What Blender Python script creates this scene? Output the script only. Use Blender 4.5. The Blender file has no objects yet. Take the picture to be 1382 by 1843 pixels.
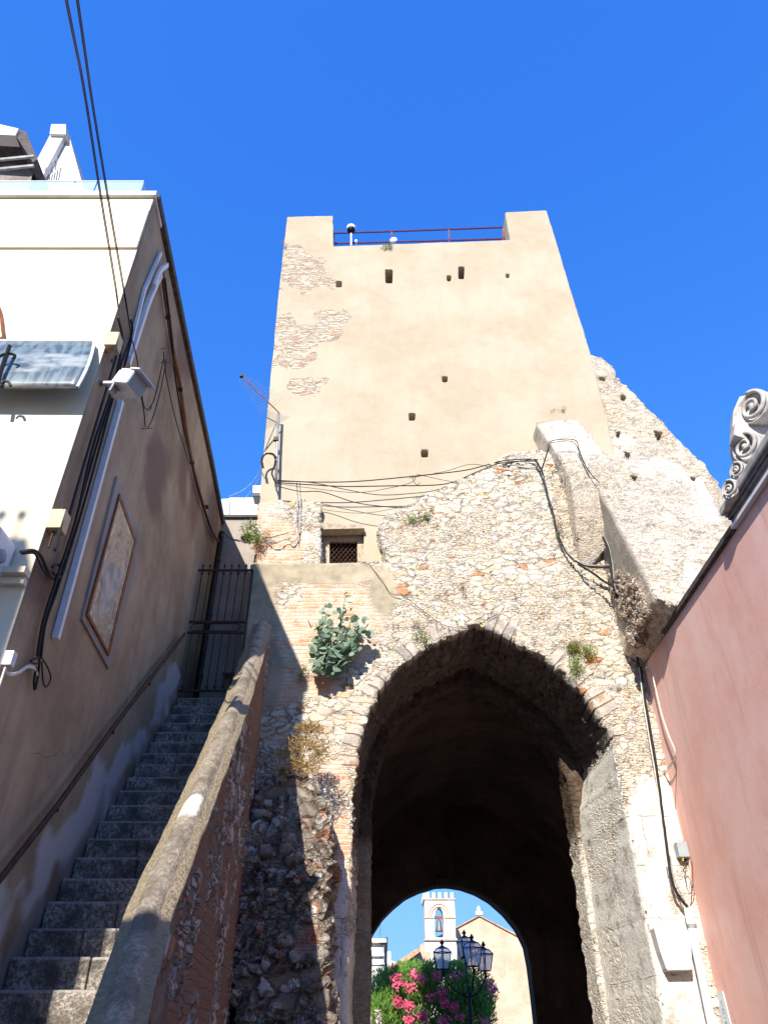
import bpy, bmesh, math, random
import numpy as np
from mathutils import Vector, noise as mn
random.seed(7); R = math.radians
S = bpy.context.scene
C = S.collection

# ---------------- camera, sky, sun, exposure ----------------
PITCH = R(36.1); FPX = 1330.0; EYE = Vector((0, 0, 1.6))
cam = bpy.data.cameras.new("camera"); co_ = bpy.data.objects.new("camera", cam); C.objects.link(co_)
co_.location = EYE; co_.rotation_euler = (math.pi/2 + PITCH, 0, 0)
cam.sensor_fit = 'VERTICAL'; cam.sensor_height = 36; cam.lens = 36*FPX/1843
cam.clip_end = 2000; cam.clip_start = .05
S.camera = co_
SUN = Vector((.247, 1, -.60)).normalized()          # direction the light travels
el = math.asin(-SUN.z); az = math.atan2(-SUN.x, -SUN.y)
w = bpy.data.worlds.new("World"); S.world = w; w.use_nodes = True
wt = w.node_tree; bg = wt.nodes["Background"]
sky = wt.nodes.new("ShaderNodeTexSky"); sky.sky_type = 'NISHITA'; sky.sun_disc = False
sky.sun_elevation = el; sky.sun_rotation = az % (2*math.pi)
sky.air_density = 1.0; sky.dust_density = .2; sky.ozone_density = 3.0; sky.altitude = 0
hs = wt.nodes.new("ShaderNodeHueSaturation"); hs.inputs["Saturation"].default_value = 1.25; hs.inputs["Hue"].default_value = .515; hs.inputs["Value"].default_value = 1.28
wt.links.new(sky.outputs[0], hs.inputs["Color"])
def vm(op, a, b):
    n = wt.nodes.new("ShaderNodeVectorMath"); n.operation = op
    for i, v in enumerate((a, b)):
        if isinstance(v, tuple): n.inputs[i].default_value = v
        else: wt.links.new(v, n.inputs[i])
    return n.outputs[0]
# camera-like highlight roll-off so that the horizon stays pale blue
roll = vm('DIVIDE', vm('MULTIPLY', hs.outputs[0], (.80, 1.72, 3.9)), vm('ADD', vm('MULTIPLY', hs.outputs[0], (.49, .536, .675)), (1., 1., 1.)))
wt.links.new(roll, bg.inputs[0]); bg.inputs[1].default_value = .15
sl = bpy.data.lights.new("sun", 'SUN'); sl.energy = 5; sl.angle = R(.5); sl.color = (1, .93, .82)
so = bpy.data.objects.new("sun", sl); C.objects.link(so); so.rotation_euler = SUN.to_track_quat('-Z', 'Y').to_euler()
so.location = (0, 0, 30)
S.view_settings.view_transform = 'Standard'; S.view_settings.look = 'None'; S.view_settings.gamma = 1
S.view_settings.exposure = .75
S.render.engine = 'CYCLES'; S.cycles.max_bounces = 6; S.cycles.diffuse_bounces = 3

# ---------------- geometry from sight lines ----------------
cp, sp = math.cos(PITCH), math.sin(PITCH)
def ray(u, v):
    a, b = u-691, 921-v
    return a, FPX*cp-b*sp, FPX*sp+b*cp
def P(u, v, Y):
    a, b, d = ray(u, v); t = Y/b; return Vector((a*t, Y, d*t+1.6))
def PX(u, v, X):
    a, b, d = ray(u, v); t = X/a; return Vector((X, b*t, d*t+1.6))
WX = lambda y: -2.13-.08*y                           # skewed side wall of the left house
def PW(u, v, off=0):
    a, b, d = ray(u, v); t = (-2.13+off)/(a+.08*b); return Vector((a*t, b*t, d*t+1.6))
def proj(x, y, z):                                    # numpy ok
    z = z-1.6; f = y*cp+z*sp; up = -y*sp+z*cp
    return 691+FPX*x/f, 921-FPX*up/f

# ---------------- noise ----------------
_rng = np.random.RandomState(3); _tab = _rng.rand(256, 256)
def vn(x, y, s=1.0, seed=0):
    x = np.asarray(x, float)*s+seed*17.3; y = np.asarray(y, float)*s+seed*9.1
    xi = np.floor(x).astype(int); yi = np.floor(y).astype(int); fx = x-xi; fy = y-yi
    fx = fx*fx*(3-2*fx); fy = fy*fy*(3-2*fy)
    g = lambda i, j: _tab[(xi+i) % 256, (yi+j) % 256]
    return (g(0,0)*(1-fx)+g(1,0)*fx)*(1-fy)+(g(0,1)*(1-fx)+g(1,1)*fx)*fy
def fbm(x, y, s=1, seed=0, o=3):
    r = 0; a = .5
    for k in range(o): r = r+a*(vn(x, y, s*2**k, seed+k)-.5); a *= .5
    return r*2

# ---------------- object helpers ----------------
def tag(o, label=None, cat=None, group=None, kind=None):
    if label: o["label"] = label
    if cat: o["category"] = cat
    if group: o["group"] = group
    if kind: o["kind"] = kind
    return o
def empty(name, loc, label, cat, group=None):
    o = bpy.data.objects.new(name, None); C.objects.link(o); o.location = loc; o.empty_display_size = .2
    return tag(o, label, cat, group)
def link_mesh(name, me, mat, parent=None, smooth=False):
    o = bpy.data.objects.new(name, me); C.objects.link(o)
    if mat: me.materials.append(mat)
    if parent is not None:
        o.parent = parent
        off = Vector(parent.location)
        if parent.parent is not None: off += parent.parent.location
        me.transform(__import__('mathutils').Matrix.Translation(-off))
    if smooth: me.polygons.foreach_set("use_smooth", [True]*len(me.polygons))
    me.update(); return o
class MB:
    def __init__(s): s.v = []; s.f = []
    def add(s, vs, fs):
        n = len(s.v); s.v += [tuple(q) for q in vs]; s.f += [tuple(i+n for i in f) for f in fs]; return s
    def box(s, a, b, rot=0, c=None):
        x0,y0,z0 = a; x1,y1,z1 = b
        vs = [Vector(q) for q in [(x0,y0,z0),(x1,y0,z0),(x1,y1,z0),(x0,y1,z0),(x0,y0,z1),(x1,y0,z1),(x1,y1,z1),(x0,y1,z1)]]
        if rot:
            c = Vector(c) if c else (vs[0]+vs[6])/2
            from mathutils import Matrix
            M = Matrix.Rotation(rot, 3, 'Z'); vs = [M@(q-c)+c for q in vs]
        return s.add(vs, [(0,3,2,1),(4,5,6,7),(0,1,5,4),(1,2,6,5),(2,3,7,6),(3,0,4,7)])
    def obox(s, c, ax, ay, az):                         # centre and half axes
        c = Vector(c); ax, ay, az = Vector(ax), Vector(ay), Vector(az)
        vs = [c+i*ax+j*ay+k*az for k in (-1,1) for i, j in ((-1,-1),(1,-1),(1,1),(-1,1))]
        return s.add(vs, [(0,3,2,1),(4,5,6,7),(0,1,5,4),(1,2,6,5),(2,3,7,6),(3,0,4,7)])
    def tube(s, pts, r, n=6, cap=True):
        pts = [Vector(q) for q in pts]; m = len(pts); n0 = len(s.v); rr = r if hasattr(r, '__len__') else [r]*m
        prev = None
        for i, q in enumerate(pts):
            t = (pts[min(i+1, m-1)]-pts[max(i-1, 0)])
            if t.length < 1e-9: t = Vector((0,0,1))
            t.normalize()
            if prev is None: a = t.cross(Vector((0,0,1)) if abs(t.z) < .9 else Vector((1,0,0)))
            else: a = prev-t*prev.dot(t)
            if a.length < 1e-6: a = t.orthogonal()
            a.normalize(); prev = a; b = t.cross(a)
            for k in range(n):
                th = 2*math.pi*k/n; s.v.append(tuple(q+(a*math.cos(th)+b*math.sin(th))*rr[i]))
        for i in range(m-1):
            for k in range(n):
                s.f.append((n0+i*n+k, n0+i*n+(k+1) % n, n0+(i+1)*n+(k+1) % n, n0+(i+1)*n+k))
        if cap:
            s.f.append(tuple(n0+k for k in range(n))[::-1]); s.f.append(tuple(n0+(m-1)*n+k for k in range(n)))
        return s
    def lathe(s, c, prof, n=16, axis=(0,0,1)):
        A = Vector(axis).normalized(); U = A.orthogonal().normalized(); W = A.cross(U); c = Vector(c); n0 = len(s.v)
        for r, h in prof:
            for k in range(n):
                th = 2*math.pi*k/n; s.v.append(tuple(c+A*h+(U*math.cos(th)+W*math.sin(th))*r))
        for i in range(len(prof)-1):
            for k in range(n):
                s.f.append((n0+i*n+k, n0+i*n+(k+1) % n, n0+(i+1)*n+(k+1) % n, n0+(i+1)*n+k))
        s.f.append(tuple(n0+k for k in range(n))[::-1]); s.f.append(tuple(n0+(len(prof)-1)*n+k for k in range(n)))
        return s
    def prism(s, poly, d):                              # polygon of Vectors pushed by vector d
        poly = [Vector(q) for q in poly]; d = Vector(d); n = len(poly)
        return s.add(poly+[q+d for q in poly], [tuple(range(n)), tuple(range(2*n-1, n-1, -1))]+[(i, i+n, (i+1) % n+n, (i+1) % n) for i in range(n)])
    def build(s, name, mat, parent=None, smooth=False, bevel=0):
        me = bpy.data.meshes.new(name); me.from_pydata(s.v, [], s.f)
        bm = bmesh.new(); bm.from_mesh(me); bmesh.ops.recalc_face_normals(bm, faces=bm.faces)
        if bevel: bmesh.ops.bevel(bm, geom=bm.edges[:], offset=bevel, segments=2, affect='EDGES', profile=.6)
        bm.to_mesh(me); bm.free()
        return link_mesh(name, me, mat, parent, smooth)
def smooth_pts(pts, k=5):                               # Catmull-Rom
    pts = [Vector(q) for q in pts]; out = []
    for i in range(len(pts)-1):
        a = pts[max(i-1,0)]; b = pts[i]; c = pts[i+1]; d = pts[min(i+2, len(pts)-1)]
        for j in range(k):
            t = j/k; out.append(.5*((2*b)+(c-a)*t+(2*a-5*b+4*c-d)*t*t+(-a+3*b-3*c+d)*t**3))
    out.append(pts[-1]); return out

def poly_sd(poly):                                       # positive inside
    poly = np.array([(q[0], q[1]) for q in poly], float)
    def f(x, z):
        d = np.full(x.shape, 1e9); ins = np.zeros(x.shape, bool); n = len(poly)
        for i in range(n):
            ax, az = poly[i]; bx, bz = poly[(i+1) % n]
            ex, ez = bx-ax, bz-az; L = ex*ex+ez*ez+1e-12
            t = np.clip(((x-ax)*ex+(z-az)*ez)/L, 0, 1)
            d = np.minimum(d, np.hypot(x-ax-t*ex, z-az-t*ez))
            c = ((az > z) != (bz > z)) & (x < ex*(z-az)/(ez if abs(ez) > 1e-12 else 1e-12)+ax)
            ins ^= c
        return np.where(ins, d, -d)
    return f
def sheet(name, sd, x0, x1, z0, z1, st, front, back, mat, parent=None, segs=8, attrs=None, smooth=True, thick=True):
    """solid wall: sd(x,z)>0 is solid, front(x,z)->3D point, its rims run to back(x,z)"""
    nx = int((x1-x0)/st)+1; nz = int((z1-z0)/st)+1
    xs = np.linspace(x0, x1, nx); zs = np.linspace(z0, z1, nz); X, Z = np.meshgrid(xs, zs, indexing='ij')
    F = sd(X, Z); ids = {}; pts = []; faces = []
    F = np.where(np.abs(F) < 1e-5, 1e-5, F)
    def vid(key, x, z):
        if key not in ids: ids[key] = len(pts); pts.append((x, z))
        return ids[key]
    for i in range(nx-1):
        for j in range(nz-1):
            c = [(i,j),(i+1,j),(i+1,j+1),(i,j+1)]; fv = [F[q] for q in c]
            if max(fv) <= 0: continue
            poly = []
            for k in range(4):
                a, b = c[k], c[(k+1) % 4]; fa, fb = fv[k], fv[(k+1) % 4]
                if fa > 0: poly.append(vid(a, xs[a[0]], zs[a[1]]))
                if (fa > 0) != (fb > 0):
                    t = fa/(fa-fb); e = (a, b) if a < b else (b, a)
                    poly.append(vid(e, xs[a[0]]+t*(xs[b[0]]-xs[a[0]]), zs[a[1]]+t*(zs[b[1]]-zs[a[1]])))
            if len(poly) >= 3: faces.append(poly)
    bm = bmesh.new(); bv = [bm.verts.new(front(*q)) for q in pts]
    for f in faces:
        try: bm.faces.new([bv[i] for i in f])
        except ValueError: pass
    src = {v: p for v, p in zip(bv, pts)}
    if thick:
        edges = [e for e in bm.edges if len(e.link_faces) == 1]; ring = {}
        for e in edges:
            for v in e.verts: ring[v] = v
        base = dict(ring)
        for k in range(1, segs+1):
            new = {}
            for v0 in base:
                x, z = src[v0]; a = Vector(front(x, z)); b = Vector(back(x, z)); new[v0] = bm.verts.new(a.lerp(b, k/segs))
            for e in edges:
                a, b = e.verts
                try: bm.faces.new([ring[a], ring[b], new[b], new[a]])
                except ValueError: pass
            ring = new
    bmesh.ops.recalc_face_normals(bm, faces=bm.faces)
    bm.faces.ensure_lookup_table()
    if thick or True:                                     # make the front look at the camera side
        f0 = bm.faces[0]
        if f0.normal.dot(EYE-f0.calc_center_median()) < 0: bmesh.ops.reverse_faces(bm, faces=bm.faces)
    me = bpy.data.meshes.new(name); bm.to_mesh(me); bm.free()
    if attrs:
        co = np.empty(len(me.vertices)*3); me.vertices.foreach_get("co", co); co = co.reshape(-1, 3)
        for an, fn in attrs.items():
            at = me.attributes.new(an, 'FLOAT', 'POINT'); at.data.foreach_set("value", np.clip(fn(co[:,0], co[:,1], co[:,2]), 0, 1).astype(np.float32))
    return link_mesh(name, me, mat, parent, smooth)
def blobs(lst, soft=.35, nz=.8, s=2.2, seed=0):            # patches placed by sight line, baked on the surface
    def f(x, y, z):
        u, v = proj(x, y, z); m = np.full(x.shape, -9.0)
        for (cu, cv, ru, rv) in lst: m = np.maximum(m, 1-np.hypot((u-cu)/ru, (v-cv)/rv))
        m = m+nz*fbm(x+y*.7, z, s, seed, 4)
        return np.clip(m/soft+.5, 0, 1)
    return f

# ---------------- material helpers ----------------
def newmat(name):
    m = bpy.data.materials.new(name); m.use_nodes = True; nt = m.node_tree
    b = nt.nodes["Principled BSDF"]; b.inputs["Roughness"].default_value = .9
    try: b.inputs["Specular IOR Level"].default_value = .25
    except Exception: pass
    return m, nt, b
def nd(nt, typ, ins=None, **kw):
    n = nt.nodes.new("ShaderNode"+typ)
    for k, v in kw.items(): setattr(n, k, v)
    for k, v in (ins or {}).items():
        sck = n.inputs[k]
        if isinstance(v, bpy.types.NodeSocket): nt.links.new(v, sck)
        else:
            if isinstance(v, tuple) and len(v) == 3 and sck.type == 'RGBA': v = v+(1,)
            sck.default_value = v
    return n
def math_(nt, op, a, b=None, c=None, clamp=False):
    n = nt.nodes.new("ShaderNodeMath"); n.operation = op; n.use_clamp = clamp
    for i, v in enumerate((a, b, c)):
        if v is None: continue
        if isinstance(v, bpy.types.NodeSocket): nt.links.new(v, n.inputs[i])
        else: n.inputs[i].default_value = v
    return n.outputs[0]
def mix(nt, f, a, b, blend='MIX'):
    n = nt.nodes.new("ShaderNodeMix"); n.data_type = 'RGBA'; n.blend_type = blend
    for i, v in ((0, f), (6, a), (7, b)):
        if isinstance(v, bpy.types.NodeSocket): nt.links.new(v, n.inputs[i])
        else: n.inputs[i].default_value = v if i == 0 else (tuple(v)+(1,))[:4]
    return n.outputs[2]
def fmix(nt, f, a, b):
    n = nt.nodes.new("ShaderNodeMix"); n.data_type = 'FLOAT'
    for i, v in ((0, f), (2, a), (3, b)):
        if isinstance(v, bpy.types.NodeSocket): nt.links.new(v, n.inputs[i])
        else: n.inputs[i].default_value = v
    return n.outputs[0]
def rng(nt, v, a, b, c=0., d=1., smooth=True):
    n = nd(nt, "MapRange", {"Value": v, "From Min": a, "From Max": b, "To Min": c, "To Max": d})
    n.interpolation_type = 'SMOOTHSTEP' if smooth else 'LINEAR'; return n.outputs[0]
def ramp(nt, fac, stops, const=False):
    n = nt.nodes.new("ShaderNodeValToRGB"); cr = n.color_ramp; cr.interpolation = 'CONSTANT' if const else 'LINEAR'
    while len(cr.elements) < len(stops): cr.elements.new(.5)
    for e, (p, c) in zip(cr.elements, stops): e.position = p; e.color = tuple(c)+(1,)
    nt.links.new(fac, n.inputs[0]); return n.outputs[0]
def wpos(nt): return nd(nt, "NewGeometry").outputs["Position"]
def noise_(nt, vec, s, det=3, rough=.55, out=0): return nd(nt, "TexNoise", {"Vector": vec, "Scale": s, "Detail": det, "Roughness": rough}).outputs[out]
def vmul(nt, v, k):
    n = nt.nodes.new("ShaderNodeVectorMath"); n.operation = 'MULTIPLY'; nt.links.new(v, n.inputs[0]); n.inputs[1].default_value = k; return n.outputs[0]
def vadd(nt, a, b):
    n = nt.nodes.new("ShaderNodeVectorMath"); n.operation = 'ADD'; nt.links.new(a, n.inputs[0]); nt.links.new(b, n.inputs[1]); return n.outputs[0]
def obj_pos(nt): return nd(nt, "TexCoord").outputs["Object"]
def attr(nt, name): return nd(nt, "Attribute", attribute_name=name).outputs["Fac"]
def disp_out(m, nt, h, scale, mid=0, real=True):
    d = nd(nt, "Displacement", {"Height": h, "Scale": scale, "Midlevel": mid})
    nt.links.new(d.outputs[0], nt.nodes["Material Output"].inputs["Displacement"])
    m.displacement_method = 'BOTH' if real else 'BUMP'

STONES = [(0, (0.646, 0.575, 0.464)), (0.13, (0.727, 0.685, 0.607)), (0.3, (0.554, 0.487, 0.379)), (0.42, (0.787, 0.745, 0.664)), (0.58, (0.464, 0.427, 0.361)), (0.66, (0.666, 0.567, 0.418)), (0.76, (0.605, 0.417, 0.238)), (0.82, (0.746, 0.695, 0.587)), (0.93, (0.483, 0.239, 0.123)), (0.965, (0.364, 0.348, 0.313))]
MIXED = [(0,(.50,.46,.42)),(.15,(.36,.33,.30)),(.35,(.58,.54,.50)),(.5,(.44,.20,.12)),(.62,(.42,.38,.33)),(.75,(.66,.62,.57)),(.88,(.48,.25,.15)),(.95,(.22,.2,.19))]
def stone_field(nt, vec, sc, sq, stones, warp=.12):
    wn = vmul(nt, nd(nt, "TexNoise", {"Vector": vec, "Scale": 4.2, "Detail": 5, "Roughness": .7}).outputs["Color"], (warp*1.7,)*3)
    q = vmul(nt, vadd(nt, vec, wn), (1, 1, sq))
    v1 = nd(nt, "TexVoronoi", {"Vector": q, "Scale": sc, "Randomness": .95})
    v2 = nd(nt, "TexVoronoi", {"Vector": q, "Scale": sc, "Randomness": .95}, feature='DISTANCE_TO_EDGE')
    sep = nd(nt, "SeparateColor", {"Color": v1.outputs["Color"]})
    return sep.outputs[0], sep.outputs[1], v2.outputs["Distance"]
def rubble_mat(name, sc=5.0, sq=2.3, stones=STONES, mortar=(.58,.51,.42), amp=.055, axis='XZ', brick_cols=((.58,.25,.13),(.64,.41,.27)), plast=(.36,.305,.215), white=(.72,.68,.61), gap=(.045,.085), bm=(.60,.50,.40)):
    m, nt, b = newmat(name); g = wpos(nt)
    # two sizes of stone blended by a broad mask
    r1, s1, e1 = stone_field(nt, g, sc, sq, stones); r2, s2, e2 = stone_field(nt, g, sc*2.1, sq*1.25, stones, .07)
    big = rng(nt, noise_(nt, g, .8, 3), .45, .55)
    rr = fmix(nt, big, r2, r1); ss = fmix(nt, big, s2, s1)
    edge = fmix(nt, big, math_(nt, 'MULTIPLY', e2, .7), e1)
    fine = noise_(nt, g, 26, 5, .7); mid_ = noise_(nt, g, 6, 4, .6)
    ed = math_(nt, 'ADD', edge, math_(nt, 'MULTIPLY', math_(nt, 'SUBTRACT', fine, .5), .17))
    mask = rng(nt, ed, *gap)
    sunk = math_(nt, 'LESS_THAN', ss, .3)                  # stones lost under the mortar
    mask = math_(nt, 'MULTIPLY', mask, math_(nt, 'SUBTRACT', 1, math_(nt, 'MULTIPLY', sunk, .8)))
    col = ramp(nt, rr, stones, True)
    col = mix(nt, math_(nt, 'MULTIPLY', rng(nt, fine, .35, .75), .5), col, (.50,.46,.40), 'MULTIPLY')
    mo = mix(nt, rng(nt, mid_, .3, .7), mortar, tuple(k*.72 for k in mortar))
    col = mix(nt, mask, mo, col)
    col = mix(nt, rng(nt, noise_(nt, g, 1.3, 5, .7), .58, .72), col, (.80,.70,.50), 'MULTIPLY')
    crev = rng(nt, ed, .0, .022)                            # deep joints gather dirt
    deep = math_(nt, 'MULTIPLY', math_(nt, 'SUBTRACT', 1, crev), rng(nt, mid_, .50, .64))
    col = mix(nt, math_(nt, 'MULTIPLY', deep, .8), col, (.12,.09,.065))
    h = math_(nt, 'MULTIPLY', rng(nt, ed, 0, .16), math_(nt, 'ADD', .35, math_(nt, 'MULTIPLY', ss, .75)))
    h = math_(nt, 'MULTIPLY', h, math_(nt, 'ADD', .25, math_(nt, 'MULTIPLY', mask, .75)))
    h = math_(nt, 'ADD', h, math_(nt, 'MULTIPLY', fine, .28)); h = math_(nt, 'SUBTRACT', h, math_(nt, 'MULTIPLY', deep, .3))
    # bricks
    sepv = nd(nt, "SeparateXYZ", {"Vector": vadd(nt, g, vmul(nt, nd(nt, "TexNoise", {"Vector": g, "Scale": 4.0}).outputs["Color"], (.05,.05,.05)))})
    ho = sepv.outputs[0] if axis == 'XZ' else sepv.outputs[1]
    cv = nd(nt, "CombineXYZ", {"X": ho, "Y": sepv.outputs[2]}).outputs[0]
    bt = nd(nt, "TexBrick", {"Vector": cv, "Scale": 1.0, "Brick Width": .27, "Row Height": .062, "Mortar Size": .011, "Mortar Smooth": .4, "Color1": brick_cols[0], "Color2": brick_cols[1], "Mortar": bm})
    bc = mix(nt, rng(nt, noise_(nt, g, 5, 4, .7), .42, .58), bt.outputs[0], bm)
    bh = math_(nt, 'ADD', math_(nt, 'MULTIPLY', math_(nt, 'SUBTRACT', 1, bt.outputs[1]), .35), math_(nt, 'MULTIPLY', fine, .35))
    fb = attr(nt, "brick"); col = mix(nt, fb, col, bc); h = fmix(nt, fb, h, bh)
    fp = attr(nt, "plaster"); pc = mix(nt, rng(nt, mid_, .3, .7), plast, tuple(k*.72 for k in plast))
    pc = mix(nt, rng(nt, noise_(nt, g, 1.8, 5, .7), .4, .7), pc, tuple(min(1, k*1.25) for k in plast))
    col = mix(nt, fp, col, pc); h = fmix(nt, fp, h, math_(nt, 'ADD', .55, math_(nt, 'MULTIPLY', fine, .12)))
    fw = attr(nt, "white"); wc = mix(nt, rng(nt, fine, .4, .7), white, tuple(k*.8 for k in white))
    wc = mix(nt, rng(nt, noise_(nt, g, 3.5, 5, .75), .50, .66), wc, (.36,.325,.28))
    bj = nd(nt, "TexBrick", {"Vector": cv, "Scale": 1.0, "Brick Width": .95, "Row Height": .58, "Mortar Size": .006, "Mortar Smooth": .3})
    jn = math_(nt, 'MULTIPLY', bj.outputs[1], rng(nt, mid_, .4, .6)); wc = mix(nt, math_(nt, 'MULTIPLY', jn, .8), wc, (.12,.09,.07))
    pit = rng(nt, fine, .62, .72); wc = mix(nt, math_(nt, 'MULTIPLY', pit, rng(nt, noise_(nt, g, 2.2, 3), .5, .62)), wc, (.22,.18,.14))
    col = mix(nt, fw, col, wc); h = fmix(nt, fw, h, math_(nt, 'SUBTRACT', math_(nt, 'ADD', .5, math_(nt, 'ADD', math_(nt, 'MULTIPLY', mid_, .12), math_(nt, 'MULTIPLY', fine, .3))), math_(nt, 'MULTIPLY', jn, .4)))
    sa = math_(nt, 'MULTIPLY', attr(nt, "arc"), 42.0); fr_ = math_(nt, 'FRACT', math_(nt, 'ADD', sa, math_(nt, 'MULTIPLY', math_(nt, 'SUBTRACT', fine, .5), .12)))
    ji = math_(nt, 'MINIMUM', fr_, math_(nt, 'SUBTRACT', 1, fr_)); jv = rng(nt, ji, .03, .12)
    wnz = nd(nt, "TexWhiteNoise", {"W": math_(nt, 'FLOOR', sa)}, noise_dimensions='1D').outputs[0]
    vc = ramp(nt, wnz, [(0,(.40,.365,.32)),(.25,(.30,.275,.25)),(.5,(.48,.43,.37)),(.72,(.35,.31,.26)),(.85,(.42,.24,.15)),(.92,(.56,.52,.46))], True)
    vc = mix(nt, rng(nt, mid_, .42, .6), vc, (.54,.48,.40)); vc = mix(nt, rng(nt, fine, .5, .72, 0, .6), vc, (.22,.19,.16)); vc = mix(nt, jv, (.30,.24,.18), vc)
    fa = attr(nt, "arcmask"); col = mix(nt, fa, col, vc); h = fmix(nt, fa, h, math_(nt, 'ADD', math_(nt, 'MULTIPLY', jv, .55), math_(nt, 'MULTIPLY', fine, .5)))
    fo = attr(nt, "intrados_shade"); col = mix(nt, fo, col, mix(nt, rng(nt, mid_, .35, .65), (.05,.034,.024), (.11,.075,.05)))  # brown intrados stone, with the passage shade painted into its colour
    nt.links.new(col, b.inputs["Base Color"]); disp_out(m, nt, h, amp); return m
def plaster_mat(name, col, dark=None, light=None, stain=None, bump=.004, streak=0., cr=.3, patch=None):
    m, nt, b = newmat(name); g = wpos(nt)
    dark = dark or tuple(k*.8 for k in col); light = light or tuple(min(1, k*1.1) for k in col)
    a = noise_(nt, g, .8, 5, .65); f = noise_(nt, g, 30, 4, .7); mm = noise_(nt, g, 4, 5, .65)
    c = mix(nt, rng(nt, a, .38, .62), dark, light); c = mix(nt, rng(nt, mm, .4, .65, 0, .55), c, col)
    c = mix(nt, rng(nt, f, .55, .8, 0, .45), c, dark)
    if streak:
        st = noise_(nt, vmul(nt, g, (2.6, 2.6, .28)), 1.4, 5, .7)
        c = mix(nt, math_(nt, 'MULTIPLY', rng(nt, st, .48, .68), streak), c, stain or dark)
    v = nd(nt, "TexVoronoi", {"Vector": vadd(nt, g, vmul(nt, nd(nt, "TexNoise", {"Vector": g, "Scale": 2.5, "Detail": 4}).outputs["Color"], (.5,.5,.5))), "Scale": .55}, feature='DISTANCE_TO_EDGE').outputs["Distance"]
    crack = math_(nt, 'MULTIPLY', math_(nt, 'SUBTRACT', 1, rng(nt, v, 0, .006)), rng(nt, noise_(nt, g, .7, 2), .5, .6))
    c = mix(nt, math_(nt, 'MULTIPLY', crack, cr), c, tuple(k*.35 for k in col))
    h = math_(nt, 'ADD', math_(nt, 'MULTIPLY', f, .5), math_(nt, 'MULTIPLY', mm, .6)); h = math_(nt, 'SUBTRACT', h, math_(nt, 'MULTIPLY', crack, .8 if cr else 0))
    if patch:                                              # attribute patch where the render fell off and brick shows
        r1, s1, e1 = stone_field(nt, g, 4.5, 5.5, patch, .07); fp = attr(nt, "bare")
        fpn = rng(nt, math_(nt, 'ADD', fp, math_(nt, 'MULTIPLY', math_(nt, 'SUBTRACT', mm, .5), 1.6)), .50, .58)
        pc = mix(nt, rng(nt, e1, .01, .05), (.40,.31,.21), ramp(nt, r1, patch, True))
        c = mix(nt, fpn, c, pc)
        rim = math_(nt, 'MULTIPLY', fpn, math_(nt, 'SUBTRACT', 1, fpn))
        c = mix(nt, math_(nt, 'MULTIPLY', rim, .9, clamp=True), c, (.2,.14,.09))
        h = fmix(nt, fpn, math_(nt, 'ADD', h, 2.4), math_(nt, 'MULTIPLY', rng(nt, e1, 0, .12), 2.2))
    nt.links.new(c, b.inputs["Base Color"]); disp_out(m, nt, h, bump, real=False); return m
def simple_mat(name, col, rough=.6, metal=0, var=.25, s=12, bump=0, spec=None):
    m, nt, b = newmat(name); g = obj_pos(nt); n = noise_(nt, g, s, 4, .6)
    c = mix(nt, rng(nt, n, .3, .7), tuple(k*(1-var) for k in col), tuple(min(1, k*(1+var*.5)) for k in col))
    nt.links.new(c, b.inputs["Base Color"]); b.inputs["Roughness"].default_value = rough; b.inputs["Metallic"].default_value = metal
    if spec is not None: b.inputs["Specular IOR Level"].default_value = spec
    if bump: disp_out(m, nt, n, bump, real=False)
    return m
M = {}
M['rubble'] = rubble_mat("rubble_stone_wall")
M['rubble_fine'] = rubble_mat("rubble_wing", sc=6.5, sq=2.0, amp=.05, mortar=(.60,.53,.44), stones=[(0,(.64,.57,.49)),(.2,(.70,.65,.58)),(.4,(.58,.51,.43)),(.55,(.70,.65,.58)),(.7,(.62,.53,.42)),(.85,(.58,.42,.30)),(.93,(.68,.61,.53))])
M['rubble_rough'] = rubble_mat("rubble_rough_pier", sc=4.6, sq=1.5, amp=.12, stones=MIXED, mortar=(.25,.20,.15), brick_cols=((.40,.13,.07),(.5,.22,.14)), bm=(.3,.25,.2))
M['wing'] = rubble_mat('raked_wing_masonry', sc=6.5, sq=2.6, amp=.03, mortar=(.56,.48,.38), stones=[(0,(.60,.53,.44)),(.2,(.66,.60,.52)),(.4,(.54,.47,.385)),(.55,(.65,.58,.49)),(.7,(.57,.48,.36)),(.88,(.50,.35,.25)),(.93,(.62,.55,.46))], plast=(.25,.22,.185), white=(.60,.56,.50))
M['debris'] = rubble_mat("loose_rubble_face", sc=7.5, sq=1.1, amp=.07, mortar=(.35,.27,.2), stones=[(0,(.62,.54,.44)),(.3,(.70,.64,.56)),(.5,(.50,.26,.15)),(.65,(.64,.57,.48)),(.85,(.42,.32,.24))])
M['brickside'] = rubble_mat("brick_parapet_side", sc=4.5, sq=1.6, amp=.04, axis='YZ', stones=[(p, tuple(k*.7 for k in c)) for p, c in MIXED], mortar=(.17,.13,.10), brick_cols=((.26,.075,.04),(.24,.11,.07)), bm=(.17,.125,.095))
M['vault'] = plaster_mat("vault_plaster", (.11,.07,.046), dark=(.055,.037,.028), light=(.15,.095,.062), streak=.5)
M['tower'] = plaster_mat("tower_plaster", (.42,.355,.262), dark=(.38,.317,.228), light=(.445,.38,.29), bump=.009, stain=(.34,.28,.20), streak=.18, cr=0, patch=[(0,(.50,.43,.34)),(.25,(.44,.33,.23)),(.36,(.54,.48,.40)),(.6,(.46,.37,.27)),(.72,(.50,.43,.33)),(.92,(.40,.25,.17))])
M['house_front'] = plaster_mat("house_cream_plaster", (.76,.67,.50), dark=(.72,.62,.45), light=(.78,.70,.54), bump=.002)
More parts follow.
